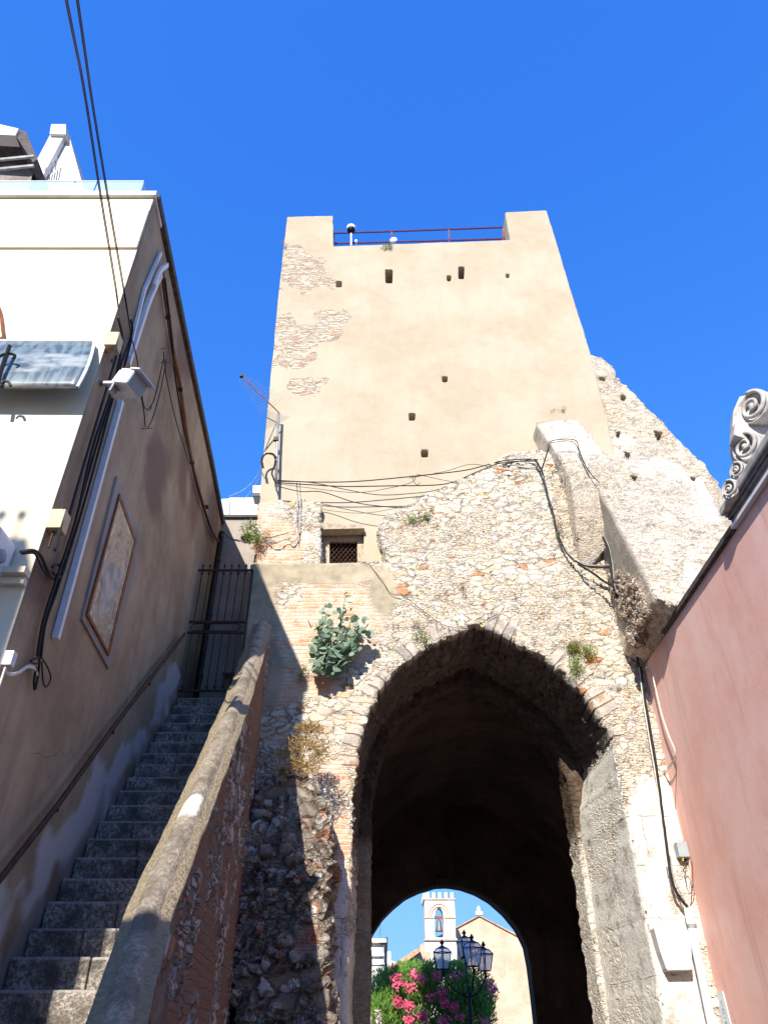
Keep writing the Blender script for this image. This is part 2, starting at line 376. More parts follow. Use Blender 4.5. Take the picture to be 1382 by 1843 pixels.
M['house_side'] = plaster_mat("house_side_plaster", (.41,.295,.18), dark=(.30,.21,.13), light=(.46,.345,.225), stain=(.24,.145,.10), streak=.42, bump=.006)
M['pink'] = plaster_mat("pink_plaster", (.84,.50,.43), dark=(.80,.45,.37), light=(.86,.57,.50), bump=.003, stain=(.66,.36,.27), streak=.55)
M['greyplaster'] = plaster_mat("grey_plaster", (.33,.29,.25), dark=(.24,.21,.185), streak=.5, bump=.005)
M['white'] = plaster_mat("white_masonry", (.72,.69,.65), bump=.002)
M['peach'] = plaster_mat("peach_plaster", (.60,.42,.30), bump=.002)
M['iron'] = simple_mat("rusty_iron", (.085,.045,.032), .65, .3, .4)
M['black_iron'] = simple_mat("black_iron", (.012,.012,.014), .45, .4)
M['purple_iron'] = simple_mat("violet_painted_iron", (.10,.05,.16), .5, .1)
M['cable'] = simple_mat("black_cable", (.02,.018,.018), .6)
M['cable_grey'] = simple_mat("grey_cable", (.30,.28,.27), .6)
M['cable_white'] = simple_mat("white_cable", (.75,.70,.62), .5)
M['pvc'] = simple_mat("white_plastic", (.72,.72,.76), .4, var=.08)
M['pvc_blue'] = simple_mat("pale_blue_conduit", (.62,.70,.74), .45, var=.08)
M['box_tan'] = simple_mat("tan_plastic", (.60,.44,.27), .5, var=.1)
M['greybox'] = simple_mat("grey_plastic", (.30,.34,.35), .5, var=.08)
M['yellow'] = simple_mat("yellow_label", (.75,.55,.06), .5, var=.1)
M['galv'] = simple_mat("galvanised_metal", (.42,.42,.41), .4, .7)
M['wood'] = simple_mat("weathered_wood", (.42,.33,.25), .8, var=.35, s=20, bump=.003)
M['rustwood'] = simple_mat("rusty_brown_frame", (.26,.09,.035), .6, var=.4, s=10)
M['dark'] = simple_mat("dark_interior", (.015,.012,.01), .9)
M['carved'] = simple_mat("carved_stone", (.46,.43,.40), .85, var=.3, s=9, bump=.006)
M['cornice'] = simple_mat("dirty_cornice", (.22,.19,.18), .85, var=.4, s=7, bump=.004)
M['coping_dark'] = simple_mat("dark_eave_edge", (.10,.08,.075), .8, var=.4)
M['tile'] = simple_mat("clay_tile", (.50,.30,.18), .85, var=.35, s=8)
M['bronze'] = simple_mat("bell_bronze", (.20,.19,.17), .5, .5)
M['asphalt'] = simple_mat("street_paving", (.16,.15,.14), .9, var=.3, s=3)
# stone for steps and coping
def granite(name, base, spots, amp=.01, attrw=False):
    m, nt, b = newmat(name); g = wpos(nt)
    n = noise_(nt, g, 34, 4, .75); n2 = noise_(nt, g, 5, 4, .65)
    c = mix(nt, rng(nt, n, .42, .6), base, spots); c = mix(nt, rng(nt, n2, .38, .68), c, tuple(k*.6 for k in base))
    if attrw: c = mix(nt, attr(nt, "white"), c, (.82,.8,.76)); c = mix(nt, attr(nt, "rim"), c, mix(nt, rng(nt, n, .4, .6), (.36,.29,.19), (.27,.22,.155)))
    if name.startswith('stair'):                           # sun and sky highlight on the nosings, painted as a pale band
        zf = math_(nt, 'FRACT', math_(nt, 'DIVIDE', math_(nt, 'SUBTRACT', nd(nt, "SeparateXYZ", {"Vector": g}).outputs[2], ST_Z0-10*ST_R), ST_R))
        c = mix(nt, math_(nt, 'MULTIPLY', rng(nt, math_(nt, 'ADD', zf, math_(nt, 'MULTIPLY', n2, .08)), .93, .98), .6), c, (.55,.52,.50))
    nt.links.new(c, b.inputs["Base Color"]); disp_out(m, nt, math_(nt, 'ADD', n, n2), amp, real=False); return m
ST_Z0, ST_R = 1.6+.323, .2066
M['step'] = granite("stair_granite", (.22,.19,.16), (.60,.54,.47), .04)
M['coping'] = granite("parapet_coping_stone", (.27,.225,.17), (.42,.36,.285), .03, True)
def glass_mat(name, col, a=.5, rough=.08):
    m, nt, b = newmat(name); b.inputs["Base Color"].default_value = col+(1,); b.inputs["Roughness"].default_value = rough
    b.inputs["Alpha"].default_value = a; b.inputs["Specular IOR Level"].default_value = .6; return m
M['glass'] = glass_mat("balustrade_glass", (.55,.75,.80), .45)
M['lampglass'] = glass_mat("lantern_glass", (.62,.66,.72), .55)
def awning_mat():
    m, nt, b = newmat("weathered_polycarbonate"); g = wpos(nt)
    st = noise_(nt, vmul(nt, g, (9, 9, .9)), 2, 4, .6); c = mix(nt, rng(nt, st, .4, .62), (.05,.075,.10), (.14,.19,.22))
    big = noise_(nt, vmul(nt, g, (1, 1, 3)), 2.2, 3); c = mix(nt, rng(nt, big, .5, .68), c, (.30,.33,.33))
    nt.links.new(c, b.inputs["Base Color"]); b.inputs["Roughness"].default_value = .3; b.inputs["Specular IOR Level"].default_value = .6; return m
M['awning'] = awning_mat()
def leaf_mat(name, c1, c2, s=6):
    m, nt, b = newmat(name); oi = nd(nt, "NewGeometry"); r = oi.outputs["Random Per Island"]
    c = mix(nt, r, c1, c2); nt.links.new(c, b.inputs["Base Color"]); b.inputs["Roughness"].default_value = .55
    tr = nd(nt, "BsdfTranslucent", {"Color": c}); mx = nd(nt, "MixShader", {0: .3, 1: b.outputs[0], 2: tr.outputs[0]})
    nt.links.new(mx.outputs[0], nt.nodes["Material Output"].inputs["Surface"]); return m
M['bigleaf'] = leaf_mat("glaucous_leaf", (.13,.22,.15), (.30,.38,.28))
M['fern'] = leaf_mat("fine_green_leaf", (.14,.24,.04), (.26,.32,.08))
M['dry'] = leaf_mat("dry_weed", (.34,.20,.07), (.50,.36,.14))
M['straw'] = leaf_mat("brown_dead_weed", (.36,.16,.06), (.46,.28,.12))
M['oleander'] = leaf_mat("oleander_leaf", (.07,.19,.02), (.26,.42,.09))
M['flower'] = leaf_mat("pink_flower", (.85,.07,.19), (.92,.28,.38))
M['flower_pale'] = leaf_mat("pale_pink_flower", (.80,.55,.56), (.85,.70,.66))
M['stem'] = simple_mat("plant_stem", (.20,.22,.12), .8)

# ---------------- ground ----------------
g_ = MB(); g_.box((-300,-300,-.3),(300,600,0)); tag(g_.build('street', M['asphalt']), kind='structure')

# ---------------- gateway wall with the pointed arch (face at y=10) ----------------
WY = 10.0
def q2(lst, Y=WY): return [(P(u, v, Y).x, P(u, v, Y).z) for u, v in lst]
arch_px = [(632,1420),(635,1388),(641,1350),(648,1318),(658,1288),(669,1260),(684,1235),(702,1211),(723,1191),(748,1173),(775,1158),(803,1146),(828,1134),(845,1126),(856,1122),(868,1126),(886,1134),(912,1144),(940,1156),(970,1172),(1000,1194),(1029,1220),(1056,1250),(1080,1284),(1099,1315),(1112,1345)]
ap = q2(arch_px)
XL, XR = -.43, 3.15
arch_poly = [(XL, -1)]+[(XL-.02, 2.0),(XL, 3.4)]+ap+[(XR, 4.55),(XR, 3.0),(XR, -1)]
sd_arch = poly_sd(arch_poly)
top_px = [(455,1018),(707,1014),(712,1000),(690,965),(665,975),(662,985)]
wall_poly = [(-2.09,-.5),(-2.09,P(455,1018,WY).z)]+q2([(560,1018),(700,1014),(692,985),(682,950),(700,925),(742,912),(800,880),(870,848),(920,815),(965,795),(1010,765),(1075,800),(1100,880)])+[(4.3,9.0),(4.3,-.5)]
sd_wall = poly_sd(wall_poly)
def sdS(x, z): return np.minimum(sd_wall(x, z)+.05*fbm(x, z, 5, 2)*(x > .2), -(sd_arch(x, z)+np.where(z > 4.3, .05, .022)*fbm(x, z, 6, 5)))
zs_plaster = blobs([(470,1110,34,110),(560,1032,100,24),(600,1028,110,22),(690,1060,24,52),(480,1200,30,60),(460,1060,50,60)], seed=3, nz=.5, s=1.6)
zs_brick = blobs([(590,1110,90,70),(530,1140,60,80),(515,1200,45,80),(605,1400,26,30),(612,1500,16,60),(612,1590,18,30),(640,1075,60,36),(580,1240,36,20),(650,1180,26,26),(640,1300,14,60)], seed=8, nz=.9, s=2.5)
def zs_white(x, y, z):
    jamb = 1.0*((y > 10.03) & (x > 2.7) & (z < 5.0))*np.clip(.95+.9*fbm(y, z, 2, 6), 0, 1)
    f = blobs([(1225,1780,64,220),(1180,1500,60,90),(615,1760,30,120),(606,1640,28,60),(1175,1700,60,160),(1150,1620,40,120)], seed=5, nz=1.0, s=2.2)(x, y, z)
    return np.maximum(f, jamb)
AA = np.array(ap); seg_ = np.hypot(*(AA[1:]-AA[:-1]).T); cum = np.concatenate([[0], np.cumsum(seg_)])
def arc_field(x, z):
    best = np.full(x.shape, 1e9); sa = np.zeros(x.shape)
    for i in range(len(AA)-1):
        a, b = AA[i], AA[i+1]; e = b-a; t = np.clip(((x-a[0])*e[0]+(z-a[1])*e[1])/(e@e), 0, 1)
        d = np.hypot(x-a[0]-t*e[0], z-a[1]-t*e[1]); k = d < best; sa = np.where(k, cum[i]+t*seg_[i], sa); best = np.where(k, d, best)
    return sa, best
def arc_s(x, y, z):
    sa, d = arc_field(x, z); return (sa+.05*fbm(x, z, 3, 4))/cum[-1]
def arc_m(x, y, z):
    sa, d = arc_field(x, z); k = np.floor((sa+.05*fbm(x, z, 3, 4))/cum[-1]*42).astype(int) % 256
    lim = .14+.24*_tab[k, 7]; keep = _tab[k, 19] > .42
    return np.clip((lim-d+.05*fbm(x, z, 9, 2))/.03, 0, 1)*keep*(y < 10.5)*(z > 3.9)*(x > -.75)*(x < 3.5)
gw = empty('stone_gateway', (1.3, 10, 0), "tall rubble stone gateway wall pierced by the large pointed arch", "gateway")
fS = lambda x, z: (x, WY, z)
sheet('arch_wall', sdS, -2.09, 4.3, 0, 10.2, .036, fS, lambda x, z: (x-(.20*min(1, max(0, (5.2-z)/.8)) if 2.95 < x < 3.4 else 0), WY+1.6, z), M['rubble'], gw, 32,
      {'plaster': zs_plaster, 'brick': zs_brick, 'white': zs_white, 'arc': arc_s, 'arcmask': arc_m, 'intrados_shade': lambda x, y, z: .85*np.clip((y-10.06)/.12, 0, 1)*np.clip((z-(3.9+1.0*(x > 1.5))+.6*fbm(y, z, 2, 5))/.5+(x < 0)*.6, 0, 1)*(z < 6.9)*(x > -.8)*(x < 3.6)})  # upper reveal coloured darker to stand for shade under the arch
# inner ring, one step behind and narrower
ring_px = [(665,1450),(668,1420),(676,1380),(690,1340),(710,1305),(735,1277),(765,1255),(800,1240),(838,1233),(880,1240),(920,1262),(955,1292),(985,1326),(1008,1362),(1026,1402),(1034,1450)]
rp = q2(ring_px, 11.6)
sd_ring = poly_sd([(-.21,-1)]+rp+[(2.87,3.6),(2.87,-1)])
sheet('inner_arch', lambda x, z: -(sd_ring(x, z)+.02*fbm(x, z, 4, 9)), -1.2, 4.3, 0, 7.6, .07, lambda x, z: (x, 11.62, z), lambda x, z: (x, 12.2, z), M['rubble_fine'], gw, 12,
      {'plaster': lambda x, y, z: .5*((x < 2.5) | (z > 4.2)), 'intrados_shade': lambda x, y, z: np.clip((z-4.0+.5*fbm(x, z, 2, 3))/.5, 0, 1)*np.ones(x.shape)+(x < 1)*.55, 'white': lambda x,y,z: ((x > 2.5) & (z < 3.8))*.4})  # ring colour carries painted passage shade over its brown stone
# chamber and far end arch
FY = 20.0
far_px = [(656,1843),(655,1790),(657,1738),(661,1705),(670,1678),(688,1650),(708,1630),(730,1612),(755,1600),(785,1591),(806,1590),(832,1594),(858,1603),(884,1618),(910,1641),(932,1668),(948,1700),(955,1735),(962,1790),(968,1843)]
fp = q2(far_px, FY); sd_far = poly_sd([(fp[0][0], -1)]+fp+[(fp[-1][0]+.05, -1)])
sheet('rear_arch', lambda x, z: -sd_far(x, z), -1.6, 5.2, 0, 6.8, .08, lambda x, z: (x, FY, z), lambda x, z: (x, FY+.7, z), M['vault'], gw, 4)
v_ = MB()
prof = [(-.9,0),(-.9,3.6)]+[(1.85-2.75*math.cos(t), 3.6+3.1*math.sin(t)) for t in np.linspace(.15, math.pi-.15, 20)]+[(4.6,3.6),(4.6,0)]
n0 = len(prof)
for k, yy in enumerate(np.linspace(12.15, FY, 9)): v_.v += [(x, yy, z) for x, z in prof]
for k in range(8):
    for i in range(n0-1): v_.f.append((k*n0+i, k*n0+i+1, (k+1)*n0+i+1, (k+1)*n0+i))
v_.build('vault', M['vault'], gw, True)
o_ = MB(); o_.box((-1.7,12.0,6.78),(5.2,19.0,7.2)).box((-1.7,12.0,0),(-1.0,20,6.77)).box((4.7,12,0),(5.2,20,6.77))
k_ = P(795,1593,FY); o_.build('passage_body', M['vault'], gw)
MB().box((k_.x-.16,FY-.12,k_.z-.02),(k_.x+.16,FY+.3,k_.z+.16)).build('keystone', M['vault'], gw, bevel=.02)
# dressed block bracket on the right pier
def block(px, Y, d, jit=.02):
    pts = [P(u, v, Y) for u, v in px]; return MB().prism(pts, (0, d, 0))
bb = block([(1176,1668),(1232,1660),(1243,1690),(1246,1745),(1200,1746),(1188,1712)], 9.78, .3)
bb.build('projecting_block', M['white'], gw, bevel=.018)

# rough rubble pier at the left foot of the gateway
rpier = empty('rubble_pier', (-1.3, 9.3, 0), "rough shaded rubble pier left of the arch with dry weeds on its top", "pier")
sd_rp = poly_sd(q2([(425,2100),(425,1500),(450,1440),(478,1400),(520,1388),(553,1398),(572,1432),(577,1500),(577,2100)], 9.1))
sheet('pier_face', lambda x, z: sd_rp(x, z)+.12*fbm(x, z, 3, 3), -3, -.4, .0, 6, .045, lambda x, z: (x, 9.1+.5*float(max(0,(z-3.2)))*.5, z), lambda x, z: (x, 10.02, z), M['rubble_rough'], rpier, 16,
      {'brick': blobs([(552,1690,26,30)], seed=2)})

# ---------------- raking buttress, wing wall, far wall ----------------
bt = empty('raking_buttress', (3.0, 9.8, 6), "pale stone buttress leaning on the tower above the arch, weeds on its flat top", "buttress")
sd_b = poly_sd(q2([(970,745),(1044,741),(1062,775),(1083,818),(1105,880),(1110,960),(1062,1010),(1050,1006),(1036,950),(1022,869),(1002,818),(985,780)], 9.75))
def yb(z):
    t = (z-P(1000,1005,9.75).z)/(P(1000,745,9.75).z-P(1000,1005,9.75).z); return 9.98-.42*math.sin(math.pi*min(1, max(0, t))**.8)*(1 if t < .6 else 1-.35*(t-.6)/.4)
sheet('buttress_face', lambda x, z: sd_b(x, z)+.02*fbm(x, z, 5, 4), 2, 5, 6.5, 12, .045, lambda x, z: (x, yb(z), z), lambda x, z: (x, 10.4, z), M['wing'], bt, 14,
      {'plaster': lambda x, y, z: .5*(y > 10.02), 'white': lambda x, y, z: .6*(fbm(x+y, z, 1.1, 7) > .1)})
ww = empty('battered_wing_wall', (4.2, 9, 5.5), "pale battered wing wall right of the tower, sloping down behind the pink house eave", "wall")
def yw(z):
    zr = z-1.6; return min(11.0, 9.8-(7.93-zr)*.4566) if zr < 7.93 else min(11.02, 9.8+(zr-7.93)*.60)
def PYW(u, v):                                         # where a sight line meets the battered face
    a, b, d = ray(u, v); lo, hi = 7.0, 11.5
    for _ in range(40):
        m_ = (lo+hi)/2
        if m_ < yw(d*m_/b+1.6): lo = m_
        else: hi = m_
    return (a*lo/b, d*lo/b+1.6)
sdw_ = poly_sd([(3.76,6.12),(3.51,6.3),(3.51,9.45),(3.62,9.8),(3.80,10.6)]+[PYW(u, v) for u, v in [(1104,790),(1108,752),(1140,762),(1180,792),(1220,832),(1258,858),(1285,905),(1312,960),(1335,1010)]]+[(5.5,6.1)])
hsw = [poly_sd([PYW(u-a,v-b),PYW(u+a,v-b*.8),PYW(u+a*.3,v+b),PYW(u-a*.5,v+b*.6)]) for u,v,a,b in [(1112,784,7,9),(1184,785,10,11),(1129,820,9,8),(1140,860,9,7),(1247,863,8,6)]]
def sdw(x, z):
    q = sdw_(x, z)
    for h in hsw: q = np.minimum(q, -(h(x, z)+.02*fbm(x, z, 9, 1)))
    return q
sheet('wing_face', lambda x, z: sdw(x, z)+.02*fbm(x, z, 5, 1), 3.3, 6.3, 5.3, 12.3, .05, lambda x, z: (x, yw(z), z), lambda x, z: (x, 11.05 if x > 4.3 else 10.6 if z < 9.6 else 11.05, z), M['wing'], ww, 26,
      {'white': lambda x, y, z: .6*np.clip(fbm(x, z, 1.2, 2)*5, 0, 1)*(x > 3.56), 'plaster': lambda x, y, z: .85*(x < 3.54)*np.clip((z-6.6+.6*fbm(y, z, 3, 2))/.4, 0, 1)})
sdd = poly_sd([(q.y, q.z) for q in [PX(u, v, 3.5) for u, v in [(1098,1035),(1106,1075),(1136,1160),(1134,1165),(1140,1162),(1166,1098),(1156,1070),(1138,1040),(1115,1030)]]])
sheet('broken_side', lambda y, z: sdd(y, z)+.07*fbm(y, z, 4, 6), 7.8, 10.6, 4.9, 9, .04, lambda y, z: (3.50, y, z), lambda y, z: (3.62, y, z), M['debris'], ww, 4)
fw = empty('ruined_side_wall', (6.2, 11.2, 4), "tall ruined pale wall right of the tower with sloping top and scaffold holes", "wall")
sd3 = poly_sd([(3.9,4),(3.9,P(1062,640,11).z)]+q2([(1062,640),(1086,645),(1112,682),(1160,733),(1200,772),(1235,810),(1262,833),(1290,876),(1322,932),(1350,990)],11)+[(7.9,4)])
holes3 = [(1083,683,9,7),(1121,717,9,8),(1112,784,7,9),(1184,785,10,11),(1129,820,9,8),(1140,860,9,7),(1247,863,8,6)]
hs3 = [poly_sd(q2([(u-a,v-b),(u+a,v-b*.8),(u+a*.3,v+b),(u-a*.5,v+b*.6)], 11)) for u,v,a,b in holes3]
def s3(x, z):
    r = sd3(x, z)+.10*fbm(x, z, 3, 8)
    for h in hs3: r = np.minimum(r, -(h(x, z)+.02*fbm(x, z, 9, 1)))
    return r
sheet('wall_face', s3, 3.9, 8, 4, 14.2, .05, lambda x, z: (x, 11.0, z), lambda x, z: (x, 11.75, z), M['wing'], fw, 12,
      {'white': lambda x, y, z: .5*np.clip(fbm(x, z, 1.3, 4)*5, 0, 1), 'plaster': lambda x, y, z: .0*x})
MB().prism([(3.9,11.72,4),(3.9,11.72,13.6)]+[(P(u,v,11.72).x-.12,11.72,P(u,v,11.72).z-.45) for u,v in [(1062,640),(1112,682),(1235,810),(1290,876),(1350,990)]]+[(7.9,11.72,4)], (0,.5,0)).build('wall_core', M['wing'], fw)

# ---------------- tower ----------------
TY = 10.35
tw = empty('medieval_tower', (1, 12.5, 0), "tall cream plastered medieval tower with two corner merlons above the arch", "tower")
tpoly = [(-2.14,7.2)]+q2([(467,910),(479,770),(490,650),(503,520),(517,390),(599,388),(600,443),(760,438),(919,432),(909,382),(983,378),(1010,467),(1030,532),(1050,598),(1062,637),(1076,694),(1094,760),(1109,832)], TY)+[(4.22,7.2)]
sdt = poly_sd(tpoly)
holes = [(693,485,707,510),(803,495,812,506),(824,479,836,502),(909,492,917,500),(604,505,616,517),(795,677,806,688),(735,743,748,757),(757,809,771,823)]
win = (575,950,655,1030)
hsd = [poly_sd(q2([(a,b),(c,b),(c-1,d),(a+1,d)], TY)) for a,b,c,d in holes+[win]]
def sT(x, z):
    r = sdt(x, z)+.014*fbm(x, z, 2, 2)+.008*fbm(x, z, 11, 5)
    for h in hsd: r = np.minimum(r, -(h(x, z)+.006*fbm(x, z, 12, 1)))
    return r
sheet('plaster_face', sT, -2.6, 4.6, 7.2, 18.6, .035, lambda x, z: (x, TY+.012*float(fbm(x, z, .8, 3)), z), lambda x, z: (x, TY+.75, z), M['tower'], tw, 8,
      {'bare': blobs([(545,487,48,30),(560,500,30,16),(600,510,14,9),(585,568,30,14),(595,590,26,18),(540,605,36,26),(525,640,34,22),(548,690,26,18),(530,460,34,16),(515,590,20,22)], seed=4, nz=1.1, s=3.4, soft=.8)})
b1 = MB(); zt = P(760,440,TY).z-.25
b1.prism([(-2.10,TY+.72,7.3),(-2.30,TY+.72,zt),(4.0,TY+.72,zt),(4.18,TY+.72,7.3)], (0,4.6,0)).build('tower_body', M['tower'], tw)
# back pair of merlons' low parapet
MB().prism([(-2.28,TY+4.9,zt-.1),(-2.3,TY+4.9,zt+.2),(3.98,TY+4.9,zt+.2),(4.0,TY+4.9,zt-.1)], (0,.5,0)).build('rear_parapet', M['tower'], tw)
# left brick stub beside the window
sdp = poly_sd(q2([(462,1040),(466,908),(505,903),(560,904),(574,908),(573,1040)], 10.18))
sheet('brick_stub', lambda x, z: sdp(x, z)+.05*fbm(x, z, 5, 12), -2.3, -.5, 7.3, 9.3, .036, lambda x, z: (x, 10.18, z), lambda x, z: (x, 10.4, z), M['rubble'], tw, 6,
      {'brick': lambda x, y, z: 1.0*(fbm(x, z, 2.2, 5) > -.08), 'white': lambda x, y, z: .5*(fbm(x, z, 2.6, 9) > .2)})
MB().prism([P(u,v,10.22) for u,v in [(573,946),(575,940),(655,944),(656,950),(576,952)]], (0,.2,0)).build('window_lintel', M['wood'], tw)
wn_ = empty('window', P(617,1012,TY+.2), None, None); wn_.parent = tw; wn_.location = P(617,1012,TY+.2)-tw.location; del_ = None
def sub(mb, name, mat, par, world_par_loc, **k):
    o = mb.build(name, mat, None, **k); o.parent = par; o.data.transform(__import__('mathutils').Matrix.Translation(-Vector(world_par_loc))); return o
wl = P(617,1012,TY+.2)
fr = MB(); Y = TY+.12
def bar(a, b, Yd, dd, wdt):
    pass
for (a,b,c,d) in [(581,963,659,973),(581,973,593,1030),(643,973,657,1030)]:
    fr.prism([P(a,b,Y),P(c,b,Y),P(c,d,Y),P(a,d,Y)], (0,.08,0))
sub(fr, 'window_frame', M['wood'], wn_, wl)
la = MB()
for k in range(-7, 9):
    for s_ in (1, -1):
        u0 = 618+k*8; a = (u0-26*s_, 972-8); b_ = (u0+26*s_, 1032-8)
        # clip to the frame opening
        pts = []
        for t in np.linspace(0, 1, 60):
            u = a[0]+(b_[0]-a[0])*t; v = a[1]+(b_[1]-a[1])*t
            if 593 <= u <= 643 and 972 <= v <= 1030: pts.append(P(u, v, TY+.19+.012*s_))
        if len(pts) > 2: la.tube([pts[0], pts[-1]], .009, 4)
sub(la, 'window_lattice', M['iron'], wn_, wl)
pb = MB(); pb.prism([P(560,950,TY+.45),P(670,950,TY+.45),P(670,1040,TY+.45),P(560,1040,TY+.45)], (0,.05,0)); sub(pb, 'window_backing', M['dark'], wn_, wl)

# roof railing between the merlons
rl = empty('roof_railing', P(760,440,TY+.5), "violet iron railing with two bars between the tower merlons", "railing")
RY = TY+.45
for name, va, vb in (('top_rail', 419, 408), ('lower_rail', 438, 429)):
    MB().tube([P(600, va, RY), P(700, va-3, RY), P(920, vb, RY)], .028, 6).build(name, M['purple_iron'], rl)
for u, va, vb in ((601,418,446),(705,415,446),(808,411,441),(905,409,436)):
    MB().tube([P(u, va, RY), P(u, vb, RY)], .018, 6).build('post', M['rustwood'], rl)
# dome camera
dc = empty('dome_camera', P(632,440,TY+.2), "white dome security camera on a short pole beside the left merlon", "camera")
Y = TY+.2; a = P(632,442,Y); b = P(632,404,Y)
MB().tube([a, P(632,420,Y)], .022, 8).build('pole', M['pvc'], dc)
cc = P(632,412,Y)
MB().lathe(cc, [(.05,-.06),(.10,-.02),(.115,.02),(.115,.06),(.08,.11),(.02,.13)], 16).build('housing', M['pvc'], dc, True)
MB().lathe(cc, [(.01,-.14),(.06,-.12),(.095,-.06),(.10,-.015)], 16).build('dome', M['black_iron'], dc, True)
ds = empty('small_dish', P(708,436,TY+.3), "small round white antenna dish on the tower parapet", "antenna")
c0 = P(708,432,TY+.25)
MB().lathe(c0, [(.095,0),(.085,.02),(.04,.04),(.01,.045)], 16, (.2,1,.3)).build('dish', M['pvc'], ds, True)
MB().tube([c0, P(706,440,TY+.3)], .012, 6).build('bracket', M['galv'], ds)
sf = empty('floodlight', P(641,440,TY+.15), "tiny white lamp fitting just right of the dome camera on the parapet", "lamp")
c1 = P(641,434,TY+.15); MB().lathe(c1, [(.02,-.05),(.035,-.02),(.035,.03),(.015,.05)], 10).build('head', M['pvc'], sf, True)
MB().tube([c1, P(641,441,TY+.15)], .01, 5).build('bracket', M['galv'], sf)

# ---------------- left house ----------------
HY = 4.46; CX = WX(HY)
lh = empty('cream_house', (CX-3, 7.5, 0), "cream plastered house on the left with a long brown side wall above the stairs", "house")
zt1 = P(0,353,HY).z; zc = P(0,358,HY).z; z38 = P(0,380,HY).z; z45 = P(0,448,HY).z
def fblk(mb, z0, z1, pr=0, xr=0):
    return mb.prism([(-9,HY-pr,z0),(CX+xr+.08*pr,HY-pr,z0),(WX(HY+.35)+xr,HY+.35,z0),(-9,HY+.35,z0)], (0,0,z1-z0))
f_ = MB(); fblk(f_, 0, z45)
f_.build('front_wall', M['house_front'], lh)
f2 = MB(); fblk(f2, z45+.002, z38, .025); fblk(f2, z38+.004, zc, .008); f2.build('frieze', M['house_front'], lh, bevel=.004)
fblk(MB(), zc+.004, zt1+.03, .05, .03).build('cornice', M['white'], lh, bevel=.01)
FE = 11.35
def side_attr(): pass
sdside = poly_sd([(HY+.006,0),(HY+.006,zc),(7,zc+.2),(9.5,zc+.42),(FE,zc+.5),(FE,0)])
m_side = M['house_side']
# whitewash along the stairs as part of the side wall's paint
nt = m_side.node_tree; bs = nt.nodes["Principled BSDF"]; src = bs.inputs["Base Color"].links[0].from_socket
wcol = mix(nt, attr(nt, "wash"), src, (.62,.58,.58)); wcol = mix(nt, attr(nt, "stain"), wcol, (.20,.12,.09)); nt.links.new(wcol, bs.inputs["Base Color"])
ST_Y0, ST_T, ST_Z0, ST_R = 5.76, .236, 1.6+.323, .2066
def stair_z(y): return ST_Z0+(y-ST_Y0)/ST_T*ST_R
def wash(x, y, z):
    h = z-stair_z(y)-.15; n = fbm(y, z, 2.2, 3, 4); band = np.clip((.42+.75*n-h)/.12, 0, 1)*np.clip((h+.3+.8*fbm(y, z, 3, 8))/.15, 0, 1)
    return band*.75*(z < 6)
def stainf(x, y, z):
    f = blobs([(283,835,22,52),(275,885,14,48),(330,850,8,60),(330,640,14,40),(305,640,8,50),(70,1040,26,50),(110,700,14,100),(385,930,14,60),(350,900,10,60)], seed=6, nz=.8, s=3, soft=.7)(x, y, z)
    foot = np.clip((.10+.5*fbm(y, z, 4, 2)-(z-stair_z(y)-.05))/.15, 0, 1); return np.maximum(f*.85, foot*.6)
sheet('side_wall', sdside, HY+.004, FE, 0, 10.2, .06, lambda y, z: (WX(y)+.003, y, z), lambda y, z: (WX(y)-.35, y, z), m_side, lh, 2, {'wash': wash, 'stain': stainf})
e_ = MB()
for (y0, y1) in ((HY+.01, 7), (7, 9.5), (9.5, FE+.1)):
    zz = lambda y: zc+.02+(.2*(y-HY)/2.54 if y <= 7 else .2+.22*(y-7)/2.5 if y <= 9.5 else .42+.08*(y-9.5)/1.85)
    e_.add([(WX(y0)+.05, y0, zz(y0)), (WX(y0)-.4, y0, zz(y0)), (WX(y0)-.4, y0, zz(y0)+.1), (WX(y0)+.05, y0, zz(y0)+.1),
            (WX(y1)+.05, y1, zz(y1)), (WX(y1)-.4, y1, zz(y1)), (WX(y1)-.4, y1, zz(y1)+.1), (WX(y1)+.05, y1, zz(y1)+.1)],
           [(0,1,2,3),(4,7,6,5),(0,4,5,1),(1,5,6,2),(2,6,7,3),(3,7,4,0)])
e_.build('eave_edge', M['coping_dark'], lh)
MB().prism([(-9,HY+.36,0),(CX-.36,HY+.36,0),(WX(FE)-.36,FE,0),(-9,FE,0)], (0,0,zc-.05)).build('house_core', M['greyplaster'], lh)
# glass balustrade on the roof
GY = HY+.25
gb = empty('glass_balustrade', P(130,350,GY), "clear bluish glass balustrade along the flat roof of the cream house", "balustrade")
zb = zt1+.05; gt = P(100,326,GY).z; xr = P(259,327,GY).x
for x0, x1 in ((-6.2,-5.0),(-4.98,-3.62),(-3.6,xr-.55),(xr-.53,xr)):
    MB().box((x0,GY,zb),(x1,GY+.012,gt)).build('glass_panel', M['glass'], gb)
MB().box((xr-.01,GY+.014,zb),(xr+.002,GY+2.2,gt)).build('glass_panel', M['glass'], gb)
MB().box((-6.2,GY-.004,gt+.002),(xr,GY+.018,gt+.012)).build('top_edge', M['pvc'], gb)
